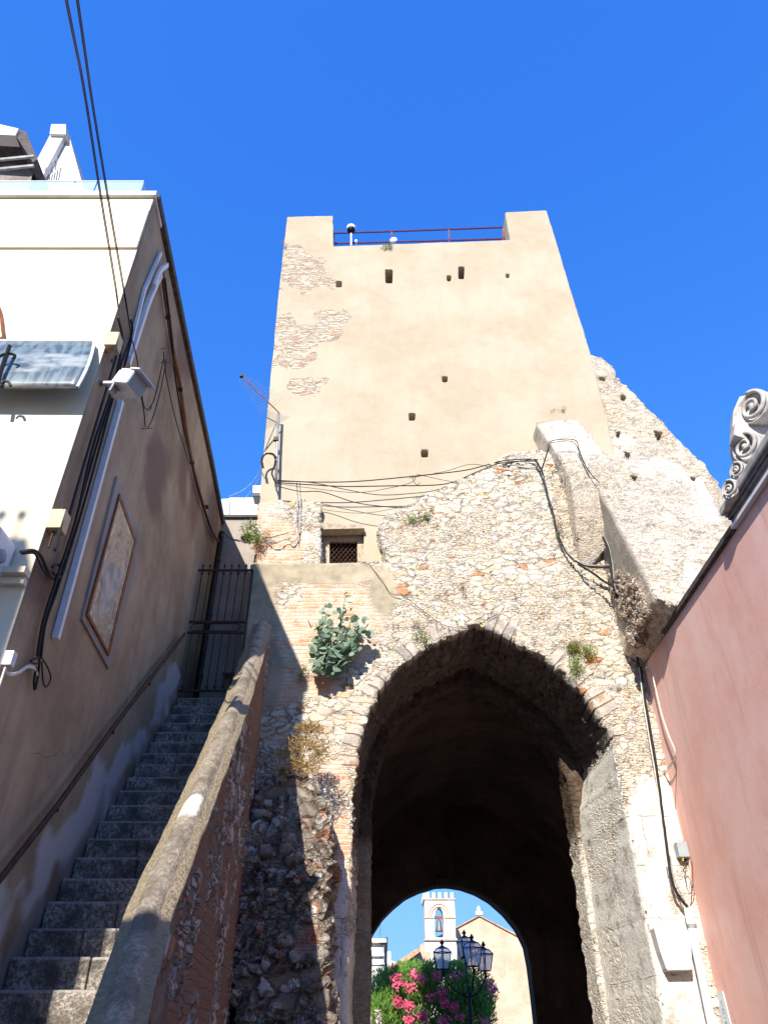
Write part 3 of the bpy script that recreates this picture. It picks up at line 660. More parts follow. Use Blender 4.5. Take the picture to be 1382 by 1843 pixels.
# roof structures behind the balustrade
UY = 7.2
ut = empty('roof_stair_house', P(90,350,UY), "white sloping gabled wall of the roof terrace above the cream house", "roof structure")
MB().prism([P(u,v,UY) for u,v in [(22,372),(92,240),(118,240),(48,372)]], (0,.1,0)).build('sloping_beam', M['white'], ut)
MB().prism([P(u,v,UY+.12) for u,v in [(48,372),(92,240),(96,226),(120,226),(160,372)]], (0,2.0,0)).build('gable_wall', M['white'], ut)
MB().prism([P(u,v,UY-.06) for u,v in [(90,240),(93,223),(119,223),(119,241)]], (0,.5,0)).build('cap', M['white'], ut)
gr = MB()
for k in range(5): gr.tube([P(80+k*5,322-k*4,UY-.02), P(84+k*5,300-k*4,UY-.02)], .012, 4)
gr.build('vent_grille', M['galv'], ut)
aw = empty('roof_canopy', P(20,330,6.4), "dark folded canopy with a pale top edge on the roof at the far upper left", "canopy")
MB().prism([P(u,v,6.4) for u,v in [(-60,215),(35,232),(47,236),(68,285),(60,292),(30,245),(-60,238)]], (0,1.4,0)).build('fabric', M['coping_dark'], aw)
MB().prism([P(u,v,6.35) for u,v in [(-60,212),(4,224),(34,231),(28,243),(-60,238)]], (0,.2,0)).build('pale_top', M['white'], aw)
MB().prism([P(u,v,6.9) for u,v in [(-60,245),(30,250),(66,292),(42,372),(-60,372)]], (0,.8,0)).build('shaded_side', M['cornice'], aw)
for v0 in (283, 300): MB().tube([P(-40,v0+8,6.3),P(62,v0-2,6.3)], .03, 6).build('support_bar', M['galv'], aw)

# shallow curved awning panel on the facade
an = empty('curved_panel', P(80,695,HY-.1), "weathered bluish curved plastic awning panel on the cream facade", "awning")
t_ = MB(); nA, nB = 14, 10
for i in range(nA+1):
    for j in range(nB+1):
        fx, fz = i/nA, j/nB; u = -70+fx*(240-30*fz**1.6*1.0)-0*fz; v = 614+fz*82
        prot = .05+.14*math.sin(fz*math.pi*.55); q = P(u, v, HY-prot); t_.v.append(tuple(q))
for i in range(nA):
    for j in range(nB): t_.f.append((i*(nB+1)+j, (i+1)*(nB+1)+j, (i+1)*(nB+1)+j+1, i*(nB+1)+j+1))
pan = t_.build('panel', M['awning'], an, True); md = pan.modifiers.new('thick', 'SOLIDIFY'); md.thickness = .012; md.offset = 0
MB().tube([P(-70,697,HY-.185),P(140,698,HY-.185)], .014, 6).build('lower_edge', M['coping_dark'], an)
MB().tube([P(-70,612,HY-.05),P(170,613,HY-.05)], .012, 6).build('top_edge', M['pvc'], an)
MB().tube([P(240-70-30*(j/8)**1.6, 614+j/8*82, HY-.055-.14*math.sin(j/8*math.pi*.55)) for j in range(9)], .014, 6).build('side_edge', M['pvc_blue'], an)
br = empty('iron_bracket', P(5,690,HY-.2), "dark blue wrought iron scroll bracket holding the curved awning at the left edge", "bracket")
def scroll(c, r0, turns, ax, ay, n=24, th0=0):
    return [Vector(c)+(Vector(ax)*math.cos(th0+turns*2*math.pi*t)+Vector(ay)*math.sin(th0+turns*2*math.pi*t))*r0*(1-.75*t) for t in np.linspace(0, 1, n)]
pr = MB(); pr.tube(smooth_pts([P(18,622,HY-.22),P(12,640,HY-.24),P(2,668,HY-.25),P(-4,695,HY-.25)]), .018, 6)
pr.tube(smooth_pts([P(-2,642,HY-.24),P(8,637,HY-.24),P(20,636,HY-.24),P(28,640,HY-.24),P(24,645,HY-.24)]), .013, 5)
pr.tube(smooth_pts([P(4,690,HY-.25),P(8,686,HY-.25),P(16,687,HY-.25),P(20,694,HY-.25)]), .012, 5)
pr.build('scroll', M['black_iron'], br)
pr = MB(); pr.tube(smooth_pts([P(-30,610,HY-.03),P(4,608,HY-.03),P(5,590,HY-.03),P(1,560,HY-.03),P(-6,540,HY-.03)]), .014, 5); pr.build('wall_scroll', M['rustwood'], br)
# air conditioner and lower balcony ledge
ac = empty('wall_unit', P(0,1000,HY-.3), "cream air conditioner unit hung on the facade at the left edge of the photo", "air conditioner")
q0 = P(26,1012,HY-.28); q1 = P(14,975,HY-.28)
q0.x -= .17
MB().box((q0.x-.7,HY-.30,q0.z+.02),(q0.x,HY-.02,q0.z+.30)).build('casing', M['pvc'], ac, bevel=.03)
MB().box((q0.x-.69,HY-.315,q0.z+.05),(q0.x-.1,HY-.303,q0.z+.1)).build('louvre', M['greybox'], ac)
MB().lathe((q0.x+.002,HY-.17,q0.z+.12), [(.05,0),(.05,.012),(.02,.02)], 14, (1,0,0)).build('side_knob', M['greybox'], ac)
ld = MB(); z1 = P(20,1031,HY).z; z2 = P(20,1056,HY).z
ld.box((-9,HY-.10,z2+.06),(P(40,1040,HY-.1).x,HY-.002,z1)); ld.box((-9,HY-.05,z2),(P(40,1040,HY-.1).x-.01,HY-.002,z2+.058))
ld.build('string_course', M['house_front'], lh, bevel=.006)

# ---- fittings on the side wall ----
tr = empty('white_trunking', PW(95,1150,.05), "long white cable trunking running up the brown side wall, bent at its top", "cable trunking")
def strip(mb, pts, wdt, dep, off=.0):                     # flat trunking lying on the wall
    n = Vector((1, .08, 0)).normalized()
    for a, b in zip(pts[:-1], pts[1:]):
        a, b = Vector(a), Vector(b); t = (b-a); L = t.length; t.normalize(); s = t.cross(n).normalized()
        mb.obox((a+b)/2+n*dep/2, t*(L/2+.004), s*wdt/2, n*dep/2)
mb = MB(); strip(mb, [PW(95,1148,.01), PW(213,722,.01)], .05, .05); strip(mb, [PW(226,655,.01), PW(262,545,.01), PW(276,512,.01), PW(285,495,.01)], .05, .05); mb.build('main_channel', M['pvc'], tr)
mb = MB(); strip(mb, [PW(228,640,.012), PW(258,520,.012), PW(287,455,.012)], .035, .03); mb.build('upper_channel', M['pvc'], tr)
mb = MB(); strip(mb, [PW(276,512,.06), PW(283,493,.07), PW(291,482,.08), PW(299,476,.08)], .045, .03); mb.build('bent_end', M['pvc'], tr)
cb = empty('side_wall_cables', PW(75,1180,.05), "bundle of dark cables beside the white trunking on the brown side wall", "cables")
for k, pl in enumerate([[(70,1185),(80,1120),(104,1050),(140,930),(175,800),(200,720),(222,650),(238,600),(238,575)],
                        [(74,1185),(84,1122),(108,1052),(145,930),(180,800),(206,715),(228,650),(236,610)],
                        [(66,1180),(78,1118),(100,1050),(135,935),(168,810),(196,715),(214,660),(222,610),(214,570)]]):
    MB().tube(smooth_pts([PW(u+random.uniform(-2,2), v, .04+.012*k) for u, v in pl], 6), .012, 5).build('cable', M['cable'], cb)
for pl, r in [([(120,945),(150,840),(180,740),(198,680),(210,640)], .011), ([(88,985),(96,960),(104,950)], .008),
           ([(38,993),(60,990),(74,1000),(84,1022),(92,1038),(108,1030),(112,1012),(120,1000)], .012), ([(40,996),(62,995),(70,1008),(82,1030),(98,1042),(112,1034),(118,1020)], .009), ([(95,1020),(105,1015),(113,1030),(105,1040),(96,1030)], .010),
           ([(75,1182),(86,1200),(92,1220),(84,1236),(78,1225),(76,1190)], .006), ([(72,1182),(70,1210),(64,1240),(62,1225),(66,1200)], .009), ([(56,1188),(66,1184),(74,1182)], .008), ([(55,1190),(64,1194),(74,1190)], .006)]:
    MB().tube(smooth_pts([PW(u, v, .05) for u, v in pl], 6), r, 5).build('cable', M['cable'], cb)
vb = empty('bracket_wires', PW(265,772,.1), "thin black wires strung in a V between iron wall hooks above the shrine", "wires")
for pl in [([(234,600),(246,640),(254,700),(262,735),(275,725),(285,690),(296,640)]), [(248,690),(258,730),(262,768)], [(300,645),(290,700),(276,750),(266,770)], [(294,632),(302,690),(318,760),(340,830)], [(291,628),(298,626)], [(256,771),(274,770)], [(262,735),(270,738),(273,730)], [(290,652),(306,652)]]:
    MB().tube(smooth_pts([PW(u, v, .07) for u, v in pl], 5), .006, 5).build('wire', M['cable'], vb)
dp = empty('old_pipe', PW(395,960,.05), "rusty brown pipe following the eave down the far side of the brown wall", "pipe")
MB().tube(smooth_pts([PW(292,488,.05),PW(302,560,.05),PW(311,625,.05),PW(324,690,.05),PW(338,790,.05),PW(355,870,.05),PW(376,940,.05),PW(392,972,.06)], 6), .025, 8).build('pipe', M['rustwood'], dp)
MB().tube(smooth_pts([PW(297,500,.08),PW(309,600,.10),PW(318,690,.08),PW(342,820,.08),PW(380,950,.08),PW(396,975,.06)], 6), .012, 6).build('cable', M['cable'], dp)
for u, v in [(303,570),(325,700),(346,832),(372,912)]: MB().lathe(PW(u, v, .05), [(.034,-.02),(.034,.02)], 10).build('clamp', M['iron'], dp)

fl = empty('floodlight', PW(222,690,.5), "white finned floodlight on an arm halfway up the brown side wall", "floodlight")
c = PW(236,690,.42); n1 = Vector((.80,-.25,-.35)).normalized(); n2 = n1.cross(Vector((0,0,1))).normalized(); n3 = n2.cross(n1)
MB().obox(c, n1*.075, n2*.10, n3*.075).build('housing', M['pvc'], fl, bevel=.012)
fi = MB()
for k in range(8): fi.obox(c-n1*.095+n2*(.02*k-.07), n1*.025, n2*.004, n3*.07)
fi.build('fins', M['pvc'], fl)
MB().obox(c+n1*.085+n3*.07, n1*.05, n2*.115, n3*.006).build('visor', M['pvc'], fl)
MB().obox(c+n1*.078, n1*.003, n2*.09, n3*.065).build('front_glass', M['greybox'], fl)
pc_ = PW(212,690,.30)
MB().obox(pc_, Vector((.008,0,0)), Vector((0,.045,.0)), Vector((0,.05,.17))).build('mounting_plate', M['galv'], fl)
MB().obox((PW(183,690,0)+PW(212,690,.30))/2, (PW(212,690,.30)-PW(183,690,0))/2, Vector((0,.0,.014)), Vector((0,.02,0))).build('arm', M['pvc'], fl)
for (u, v, nm, lab, mt) in [(205,617,'junction_box',"tan junction box with hanging cable loops near the white floodlight",'box_tan'),(106,940,'junction_box',"small tan junction box low on the brown side wall beside dangling cables",'box_tan')]:
    jb = empty(nm, PW(u, v, .05), lab, "junction box", "junction boxes on the side wall"); c = PW(u, v, .06)
    MB().obox(c, (.055,.0,0), (0,.06,0), (0,0,.085)).build('box', M[mt], jb, bevel=.008)
    MB().tube(smooth_pts([c+Vector((.02,0,-.07)), c+Vector((.03,.02,-.2)), c+Vector((.05,-.03,-.26)), c+Vector((.05,-.04,-.15)), c+Vector((.04,-.05,.1))], 6), .012, 6).build('cable_loop', M['cable'], jb)
wc = empty('white_cables', PW(40,1210,.05), "pair of white cables looping across the brown wall near the left edge", "cables")
for k in range(2): MB().tube(smooth_pts([P(-10,1262-0*k,4.40)]+[PW(u, v+3*k, .05) for u, v in [(14,1190),(10,1205),(20,1212),(35,1208),(50,1198),(62,1200),(68,1212)]], 6), .007, 5).build('cable', M['cable_white'], wc)
MB().obox(PW(18,1186,.06), (.03,0,0), (0,.03,0), (0,0,.05)).build('connector', M['pvc'], wc, bevel=.006)

# wall shrine: framed picture set in a moulded surround
sh = empty('wall_shrine', PW(193,1190,.02), "rusty framed weathered religious picture in a grey plaster surround on the side wall", "shrine")
nW = Vector((1, .08, 0)).normalized()
def wpanel(px, off, dep): return MB().prism([PW(u, v, off) for u, v in px], nW*dep)
wpanel([(208,856),(252,973),(193,1204),(144,1114)], .004, .022).build('surround', M['greyplaster'], sh)
fm = MB(); inner = [(213,898),(240,974),(192,1171),(158,1104)]; outer = [(214,888),(244,973),(194,1180),(154,1106)]
for i in range(4):
    j = (i+1) % 4; fm.prism([PW(*outer[i], .028), PW(*outer[j], .028), PW(*inner[j], .028), PW(*inner[i], .028)], nW*.018)
fm.build('frame', M['rustwood'], sh)
m, nt, b = newmat("weathered_painting"); g = wpos(nt)
c = ramp(nt, noise_(nt, g, 5, 6, .7), [(.3,(.06,.05,.06)),(.42,(.26,.22,.22)),(.49,(.55,.42,.22)),(.53,(.20,.18,.21)),(.6,(.70,.60,.42)),(.66,(.22,.13,.08)),(.75,(.5,.48,.46))])
nt.links.new(c, b.inputs["Base Color"]); b.inputs["Roughness"].default_value = .35
wpanel(inner, .030, .01).build('picture', m, sh)
fgm = simple_mat("painted_figure", (.42,.40,.38), .5, var=.4, s=6)
wpanel([(188,1010),(205,1012),(222,1030),(216,1060),(208,1062),(200,1098),(178,1108),(176,1080),(184,1056),(182,1030)], .041, .002).build('painted_figure', fgm, sh)

# handrail
hr = empty('handrail', PW(100,1460,.08), "brown iron handrail rising along the side wall beside the stairs", "handrail")
MB().tube([PW(u, v, .10) for u, v in [(-60,1655),(0,1583),(105,1448),(205,1308),(270,1222),(333,1140)]], .022, 8).build('rail', M['iron'], hr, True)
for u, v in [(105,1450),(205,1310),(270,1223)]: MB().tube([PW(u, v+1, .10), PW(u-1, v+9, .09), PW(u-2, v+8, .0)], .010, 6).build('bracket', M['iron'], hr)

# ---------------- stairs ----------------
stc = empty('stone_staircase', (-2.0, 3.6, 0), "steep grey stone staircase climbing between the brown wall and the parapet", "staircase")
PXC = lambda y: -.893-.09*y+.08*max(0, 4.7-y)+.05*math.sin(math.pi*min(1, max(0, (y-4.6)/4.9)))
for k in range(-9, 19):
    y0 = ST_Y0+ST_T*k; z = ST_Z0+ST_R*k
    mbs = MB(); xl = WX(y0)+.01; xr_ = PXC(y0)-.02; cuts = sorted([xl]+[xl+(xr_-xl)*(.28+.5*random.random())]+[xr_])
    dpt = ST_T+.12 if k < 18 else 1.5
    for a, b_ in zip(cuts[:-1], cuts[1:]):
        dz = random.uniform(-.004,.004); mbs.box((a+.007,y0+random.uniform(-.006,.006),z-ST_R+.003),(b_-.007,y0+dpt,z+dz))
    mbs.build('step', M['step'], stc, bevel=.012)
fill = MB(); fill.prism([(WX(3.6),3.7,0),(WX(10.2),10.2,0),(WX(10.2),10.2,5.2),(WX(3.6),3.7,.02)], (1.0,0,0)).build('stair_core', M['greyplaster'], stc)
pp = empty('stair_parapet', (-1.5, 6.5, 0), "sloping brick parapet beside the stairs with a rounded weathered stone coping", "parapet")
def pz(y): return 1.6-3.46+.877*y
sdpar = poly_sd([(2.2,-.1),(2.2,pz(2.2)-.07),(9.55,pz(9.55)-.07),(9.6,pz(9.5)-.07),(9.9,-.1)])
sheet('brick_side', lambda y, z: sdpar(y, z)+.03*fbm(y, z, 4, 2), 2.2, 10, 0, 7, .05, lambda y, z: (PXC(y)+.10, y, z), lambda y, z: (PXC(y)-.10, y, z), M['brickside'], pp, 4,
      {'brick': lambda x, y, z: 1.0*(fbm(y, z, 1.6, 5) > .02), 'plaster': lambda x, y, z: .0*x})
cpg = MB(); prof = [(-.13,-.04),(-.135,.02),(-.078,.032),(-.066,.062),(-.038,.088),(0,.098),(.038,.088),(.066,.062),(.078,.032),(.135,.02),(.13,-.04)]
ys = np.arange(2.1, 9.62, .05); npf = len(prof); white = []; rim = []
for i, y in enumerate(ys):
    for j, (d, h) in enumerate(prof):
        wob = .012*float(fbm(y, j*.37, 3, 4)); wo2 = .016*float(fbm(y, j*.2+3, 5, 6))
        cpg.v.append((PXC(y)+d*(1+wob*3)+wo2, y, pz(y)+h*1.15+wob)); white.append(1.0 if 5.32 < y < 5.52 and 3 <= j <= 6 else 0.); rim.append(1. if (j < 3 or j > 7) else 0.)
for i in range(len(ys)-1):
    for j in range(npf): cpg.f.append((i*npf+j, i*npf+(j+1) % npf, (i+1)*npf+(j+1) % npf, (i+1)*npf+j))
cpg.f.append(tuple(range(npf))); cpg.f.append(tuple(range((len(ys)-1)*npf, len(ys)*npf))[::-1])
cop = cpg.build('coping', M['coping'], pp, True)
for an_, vals in (('white', white), ('rim', rim)):
    at = cop.data.attributes.new(an_, 'FLOAT', 'POINT'); at.data.foreach_set("value", vals)

# ---------------- iron gate and wall behind it ----------------
gt_ = empty('iron_gate', P(385,1245,9.95), "tall rusty iron bar gate closing the top of the stairs", "gate")
GX0, GX1, GYY = -2.97, -2.06, 9.95
gz = lambda v: P(400, v, GYY).z
zT, zA, zB, zC = gz(1026), gz(1119), gz(1138), gz(1243)
fr = MB(); fr.box((GX0-.025,GYY-.02,zC-.05),(GX0+.025,GYY+.02,zT+.06)); fr.box((GX1-.02,GYY-.015,zC),(GX1+.01,GYY+.015,zT))
fr.build('frame', M['iron'], gt_)
for z, n in ((zT,'top_rail'),(zA,'mid_rail'),(zB,'mid_rail'),(zC,'bottom_rail')): MB().box((GX0,GYY-.016,z-.014),(GX1,GYY+.016,z+.014)).build(n, M['iron'], gt_)
lp = [(GX0+.05+.045*(1-math.cos(t))*1, GYY, (zA+zB)/2+.045*math.sin(t)*1.2) for t in np.linspace(-math.pi/2, math.pi/2, 2)]
r_ = (zA-zB)/2-.03; cz = (zA+zB)/2; pts = [(GX0+.09+r_+r_*math.cos(t), GYY, cz+r_*math.sin(t)) for t in np.linspace(math.pi/2, 1.5*math.pi, 9)]+[(GX1-.09-r_+r_*math.cos(t), GYY, cz+r_*math.sin(t)) for t in np.linspace(-math.pi/2, math.pi/2, 9)]
MB().tube(pts+[pts[0]], .008, 5).build('oval_ring', M['iron'], gt_)
for i in range(1, 8):
    x = GX0+(GX1-GX0)*i/8
    mbb = MB(); mbb.tube([(x,GYY,zA), (x,GYY,zT+.05)], .009, 6); mbb.lathe((x,GYY,zT+.05), [(.006,0),(.02,.02),(.018,.035),(.004,.07)], 8)
    mbb.lathe((x,GYY,zT-.06), [(.01,-.03),(.024,0),(.01,.03)], 8); mbb.build('bar', M['iron'], gt_)
    mbb = MB(); mbb.tube([(x,GYY,zC), (x,GYY,zB)], .009, 6); mbb.lathe((x,GYY,zC+.06), [(.01,-.03),(.024,0),(.01,.03)], 8); mbb.build('bar', M['iron'], gt_)
bwall = empty('rear_yard_wall', (-2.4, 11.3, 0), "grey plastered wall behind the iron gate at the top of the stairs", "wall")
ztw = P(400,933,11.3).z
MB().prism([(-4.6,11.3,0),(-4.6,11.3,ztw),(-1.9,11.3,ztw+.1),(-1.9,11.3,0)], (0,.4,0)).build('wall_face', M['greyplaster'], bwall)
MB().box((-4.6,11.24,ztw+.0),(-2.0,11.29,ztw+.05)).build('coping', M['coping_dark'], bwall)
yp = empty('downpipe', (-2.85, 11.2, 5), "dark vertical drainpipe on the grey wall behind the gate", "pipe")
a = P(395,985,11.2); MB().tube([(a.x,11.2,9.3),(a.x,11.2,5.6)], .05, 8).build('pipe', M['cable'], yp, True)
for zz in (6.5, 7.6, 8.7): MB().lathe((a.x,11.2,zz), [(.062,-.02),(.062,.02)], 10).build('clamp', M['iron'], yp)
MB().box((-2.6,11.1,P(400,1210,11.1).z),(-2.1,11.25,P(400,1198,11.1).z)).build('shelf', M['wood'], bwall)

# white box building seen between the two houses
wb = empty('white_rooftop_room', P(430,930,16), "white rooftop room with glass side between the left house and tower", "building")
MB().prism([P(u,v,16) for u,v in [(414,895),(462,895),(470,960),(408,960)]], (0,2,0)).build('room', M['white'], wb)
MB().prism([P(u,v,15.9) for u,v in [(390,898),(414,896),(411,936),(396,936)]], (0,.05,0)).build('glass_side', M['glass'], wb)
MB().prism([P(u,v,15.5) for u,v in [(390,936),(480,936),(480,990),(390,990)]], (0,3,0)).build('lower_wall', M['white'], wb)
w2_ = empty('outdoor_unit', P(461,890,13), "small white box unit beside the tower's lower left edge", "air conditioner")
MB().prism([P(u,v,13) for u,v in [(455,873),(472,873),(472,893),(455,893)]], (0,.3,0)).build('casing', M['pvc'], w2_, bevel=.01)
MB().prism([P(u,v,12.98) for u,v in [(455,886),(468,886),(468,892),(455,892)]], (0,.02,0)).build('grille', M['black_iron'], w2_)

# ---------------- cables and antenna on the tower ----------------
AY = 10.15
an2 = empty('tv_antenna', P(500,872,AY), "television aerial on a galvanised mast at the tower's left edge", "antenna")
MB().tube([P(497,876,AY),P(499,800,AY),P(502,742,AY)], .026, 8).build('mast', M['galv'], an2, True)
MB().tube([P(476,812,AY+.2),P(501,752,AY)], .013, 6).build('strut', M['galv'], an2)
bm0, bm1 = P(435,676,AY-.35), P(502,742,AY-.02)
MB().tube([bm0, bm1], .012, 6).build('boom', M['rustwood'], an2)
dr = (bm1-bm0).normalized(); el_ = dr.cross(Vector((.2,1,.1))).normalized()
for k in range(16):
    q = bm0.lerp(bm1, .04+.8*k/15); L = .11+.012*k
    MB().tube([q-el_*L, q+el_*L], .0035, 4).build('element', M['galv'], an2)
MB().obox(P(497,790,AY-.02), (.04,0,0), (0,.03,0), (0,0,.04)).build('clamp', M['black_iron'], an2)
MB().obox(bm0, (.03,0,0), (0,.03,0), (0,0,.03)).build('end_cap', M['black_iron'], an2)
tc = empty('tower_cables', P(500,870,10), "black cables sagging from the aerial mast across the tower to the buttress", "cables")
CY = 10.02
def cab(par, px, r, mat='cable', Y=CY, name='cable', j=0):
    pts = [P(q[0], q[1], q[2] if len(q) > 2 else Y) for q in px]
    sp_ = smooth_pts(pts, 6); sp_ = [q+Vector((random.uniform(-1,1), random.uniform(-1,1), random.uniform(-1,1)))*j for q in sp_]
    MB().tube(sp_, r, 5).build(name, M[mat], par)
cab(tc, [(498,864),(560,867),(640,866),(740,857),(830,847),(870,838),(910,828,9.9),(962,828,9.9),(972,850,9.9)], .010)
cab(tc, [(498,868),(560,872),(620,875),(700,874),(790,872),(830,862),(880,842),(920,832,9.9),(968,826,9.85)], .010)
cab(tc, [(500,866),(560,868),(620,880),(680,890),(735,888),(790,880),(850,852),(905,832,9.9),(965,830,9.85)], .007)
cab(tc, [(498,874),(540,884),(580,885),(640,904),(700,912),(745,914)], .008)
cab(tc, [(500,870),(560,878),(640,886),(700,878),(740,868),(748,858)], .005)
cab(tc, [(742,855),(744,865),(750,872),(756,868)], .005)
cab(tc, [(750,853),(790,862),(830,870)], .005)
cab(tc, [(736,860),(800,848),(850,835),(900,845,9.9),(950,850,9.9)], .005)
cab(tc, [(474,842,10.1),(472,825,10.1),(480,816,10.1),(492,818,10.1),(496,830,10.1),(490,850,10.1),(496,868,10.1)], .016, j=.006)
cab(tc, [(472,842,10.1),(470,828,10.1),(478,818,10.1),(490,815,10.1),(498,822,10.1)], .010, j=.006)
cab(tc, [(534,868),(536,900),(534,940),(538,960),(528,975),(515,970),(490,978),(440,975,10.6),(415,970,11),(395,960,11.2)], .010, 'cable_grey', Y=10.08, j=.004)
cab(tc, [(540,868),(541,905),(539,945),(536,975)], .008, 'cable_grey', Y=10.08)
cab(tc, [(400,955,11.1),(415,968,11.0),(440,972,10.6),(480,968,10.1),(520,958,10.08)], .007)
cab(tc, [(663,1014,9.97),(690,1048,9.93),(704,1068,9.93),(730,1075,9.92),(760,1098,9.92),(800,1125,9.92),(850,1130,9.92),(875,1115,9.92),(895,1105,9.92)], .0045)
cab(tc, [(593,998,10.35),(610,1008,10.3),(640,1010,10.2),(660,1012,10.05)], .004)
wt_ = empty('white_wires', P(430,885,12), "thin white wires from the tower's left edge to the rooftop room", "wires")
cab(wt_, [(470,838,10.2),(460,860,11),(440,880,12),(412,893,14)], .006, 'cable_white', name='wire'); cab(wt_, [(472,845,10.2),(462,868,11),(448,888,12),(440,896,13)], .006, 'cable_white', name='wire')
ab = empty('buttress_cables', P(1100,1010,9.9), "thick bundle of black cables looping down past the buttress to the pink house corner", "cables")
cab(ab, [(962,826,9.85),(975,850,9.85),(985,890,9.85),(995,925,9.85),(1003,960,9.85),(1020,995,9.85),(1040,1012,9.8),(1065,1020,9.75),(1095,1020,9.6)], .018, j=.003)
cab(ab, [(965,830,9.85),(978,860,9.85),(990,905,9.85),(1000,950,9.85),(1015,985,9.85),(1038,1010,9.8),(1060,1017,9.75),(1096,1016,9.6)], .013, 'cable_grey', j=.004)
cab(ab, [(1040,1015,9.8),(1065,1030,9.7),(1085,1045,9.7),(1102,1054,9.6)], .018)
cab(ab, [(1084,966,9.6),(1092,985,9.6),(1098,1015,9.6),(1103,1055,9.6),(1115,1085,9.7),(1128,1120,9.75),(1137,1145,9.8),(1146,1180,9.85),(1152,1205,9.9)], .020, j=.003)
cab(ab, [(1087,966,9.6),(1096,985,9.6),(1102,1015,9.6),(1106,1055,9.6),(1118,1085,9.7),(1131,1120,9.75),(1141,1145,9.8),(1150,1185,9.85),(1155,1210,9.9)], .010, 'cable_grey', j=.003)
cab(ab, [(972,850,9.8),(985,810,9.55),(992,793,9.5),(1033,791,9.5),(1042,810,9.5),(1052,835,9.5),(1065,855,9.45),(1078,868,9.4)], .008, j=.003)
cab(ab, [(975,845,9.8),(990,800,9.52),(994,796,9.5),(1031,795,9.5),(1046,825,9.5),(1060,850,9.45)], .006)
for px in [[(1084,966),(1090,962)],[(1083,972),(1092,970)],[(1082,980),(1094,978)]]: cab(ab, px, .008, 'galv', 9.6, 'hook')
pcb = empty('corner_cables', P(1200,1450,9.6), "long black and pale cables down the corner between stone pier and pink wall", "cables")
cab(pcb, [(1152,1200,9.85),(1160,1260,9.8),(1172,1330,9.8),(1183,1400,9.8),(1192,1470,9.8),(1200,1530,9.8),(1207,1580,9.8),(1218,1608,9.8),(1236,1632,9.8)], .019, j=.003)
cab(pcb, [(1150,1200,9.85),(1157,1260,9.8),(1168,1330,9.8),(1180,1400,9.8),(1189,1470,9.8),(1196,1530,9.8),(1200,1560,9.8)], .008, 'cable_white')
cab(pcb, [(1205,1540,9.8),(1212,1580,9.8),(1225,1610,9.8),(1238,1634,9.8)], .009, 'cable_grey')
lw = empty('loose_wire', PX(1210,1350,3.72), "pale loose wire with a frayed end hanging against the pink wall", "wire")
for off in (0, 4):
    pts = [PX(u, v, 3.70) for u, v in [(1150,1208),(1168,1200),(1174,1215+off),(1182,1250+off),(1192,1290+off),(1204,1325+off),(1214,1350+off),(1210,1368+off),(1200,1382+off),(1192,1390)]]
    MB().tube(smooth_pts(pts, 6), .006, 5).build('strand', M['cable_white'], lw)
MB().tube(smooth_pts([PX(1215,1352,3.71),PX(1216,1400,3.745),PX(1213,1480,3.745)], 4), .003, 4).build('strand', M['rustwood'], lw)

# ---------------- pink house ----------------
ph = empty('pink_house', (5.5, 7, 0), "pink plastered house wall filling the right edge under a dark eave", "house")
ZE = 1.6+4.54
MB().box((3.76,3.0,0),(8,10.36,ZE-.045)).build('wall', M['pink'], ph)
MB().add([(3.71,6.5,ZE-.04),(3.71,8.95,ZE-.04),(8,8.95,ZE-.04),(8,6.5,ZE-.04),(3.71,6.5,ZE+.02),(3.71,8.95,ZE+.02),(8,8.95,ZE+.6),(8,6.5,ZE+.6)], [(0,1,2,3),(4,7,6,5),(0,4,5,1),(1,5,6,2),(2,6,7,3),(3,7,4,0)]).build('eave', M['coping_dark'], ph)
cm = MB()
cm.box((3.715,3.0,ZE-.0),(8,6.46,ZE+.06)); cm.box((3.695,3.0,ZE+.063),(8,6.47,ZE+.10)); cm.box((3.68,3.0,ZE+.103),(8,6.48,ZE+.15)); cm.build('cornice', M['cornice'], ph, bevel=.01)
MB().box((3.655,3.0,ZE+.153),(8,6.52,ZE+.25)).build('cornice_lip', M['carved'], ph, bevel=.02)
MB().box((3.70,3.0,ZE-.04),(3.77,6.48,ZE-.004)).build('fillet', M['pvc'], ph)
# carved scroll ornament standing on the cornice
sc_ = empty('scroll_ornament', P(1345,860,6.1), "grey carved stone volutes standing on the cornice at the right edge", "ornament")
axv = Vector((1, .45, .0)).normalized()
def volute(u, v, Y, r, L, par):
    c = P(u, v, Y); mbv = MB()
    mbv.lathe(c, [(r*.86,.03),(r*.9,0),(r,-.0),(r,.03),(r*.97,.06),(r*.8,L)], 28, axv)
    o = mbv.build('volute', M['carved'], par, True)
    s = MB(); U = Vector((0,0,1)); W = axv.cross(U)
    pts = [c-axv*.012+(U*math.cos(t)+W*math.sin(t))*r*(.93-.8*t/(3.2*math.pi)) for t in np.linspace(0, 3.2*math.pi, 44)]
    s.tube(pts, [r*.13*(1-.3*i/44) for i in range(44)], 8); s.lathe(c-axv*.03, [(r*.12,0),(r*.2,.02),(r*.2,.05)], 12, axv)
    s.build('spiral', M['carved'], par, True)
volute(1353,731,6.05,.205,.7,sc_); volute(1340,803,6.05,.175,.5,sc_); volute(1325,846,6.1,.10,.4,sc_); volute(1312,880,6.12,.11,.4,sc_)
MB().prism([P(u,v,6.18) for u,v in [(1318,740),(1330,712),(1400,700),(1420,900),(1306,900),(1318,870),(1326,830),(1317,790)]], (.05,.22,0)).build('body', M['carved'], sc_, bevel=.02)
ov = MB()
ov.prism([P(u,v,6.0) for u,v in [(1322,758),(1345,760),(1352,778),(1345,790),(1320,782)]], (.02,.2,0)); ov.build('leaf_band', M['carved'], sc_, bevel=.015)
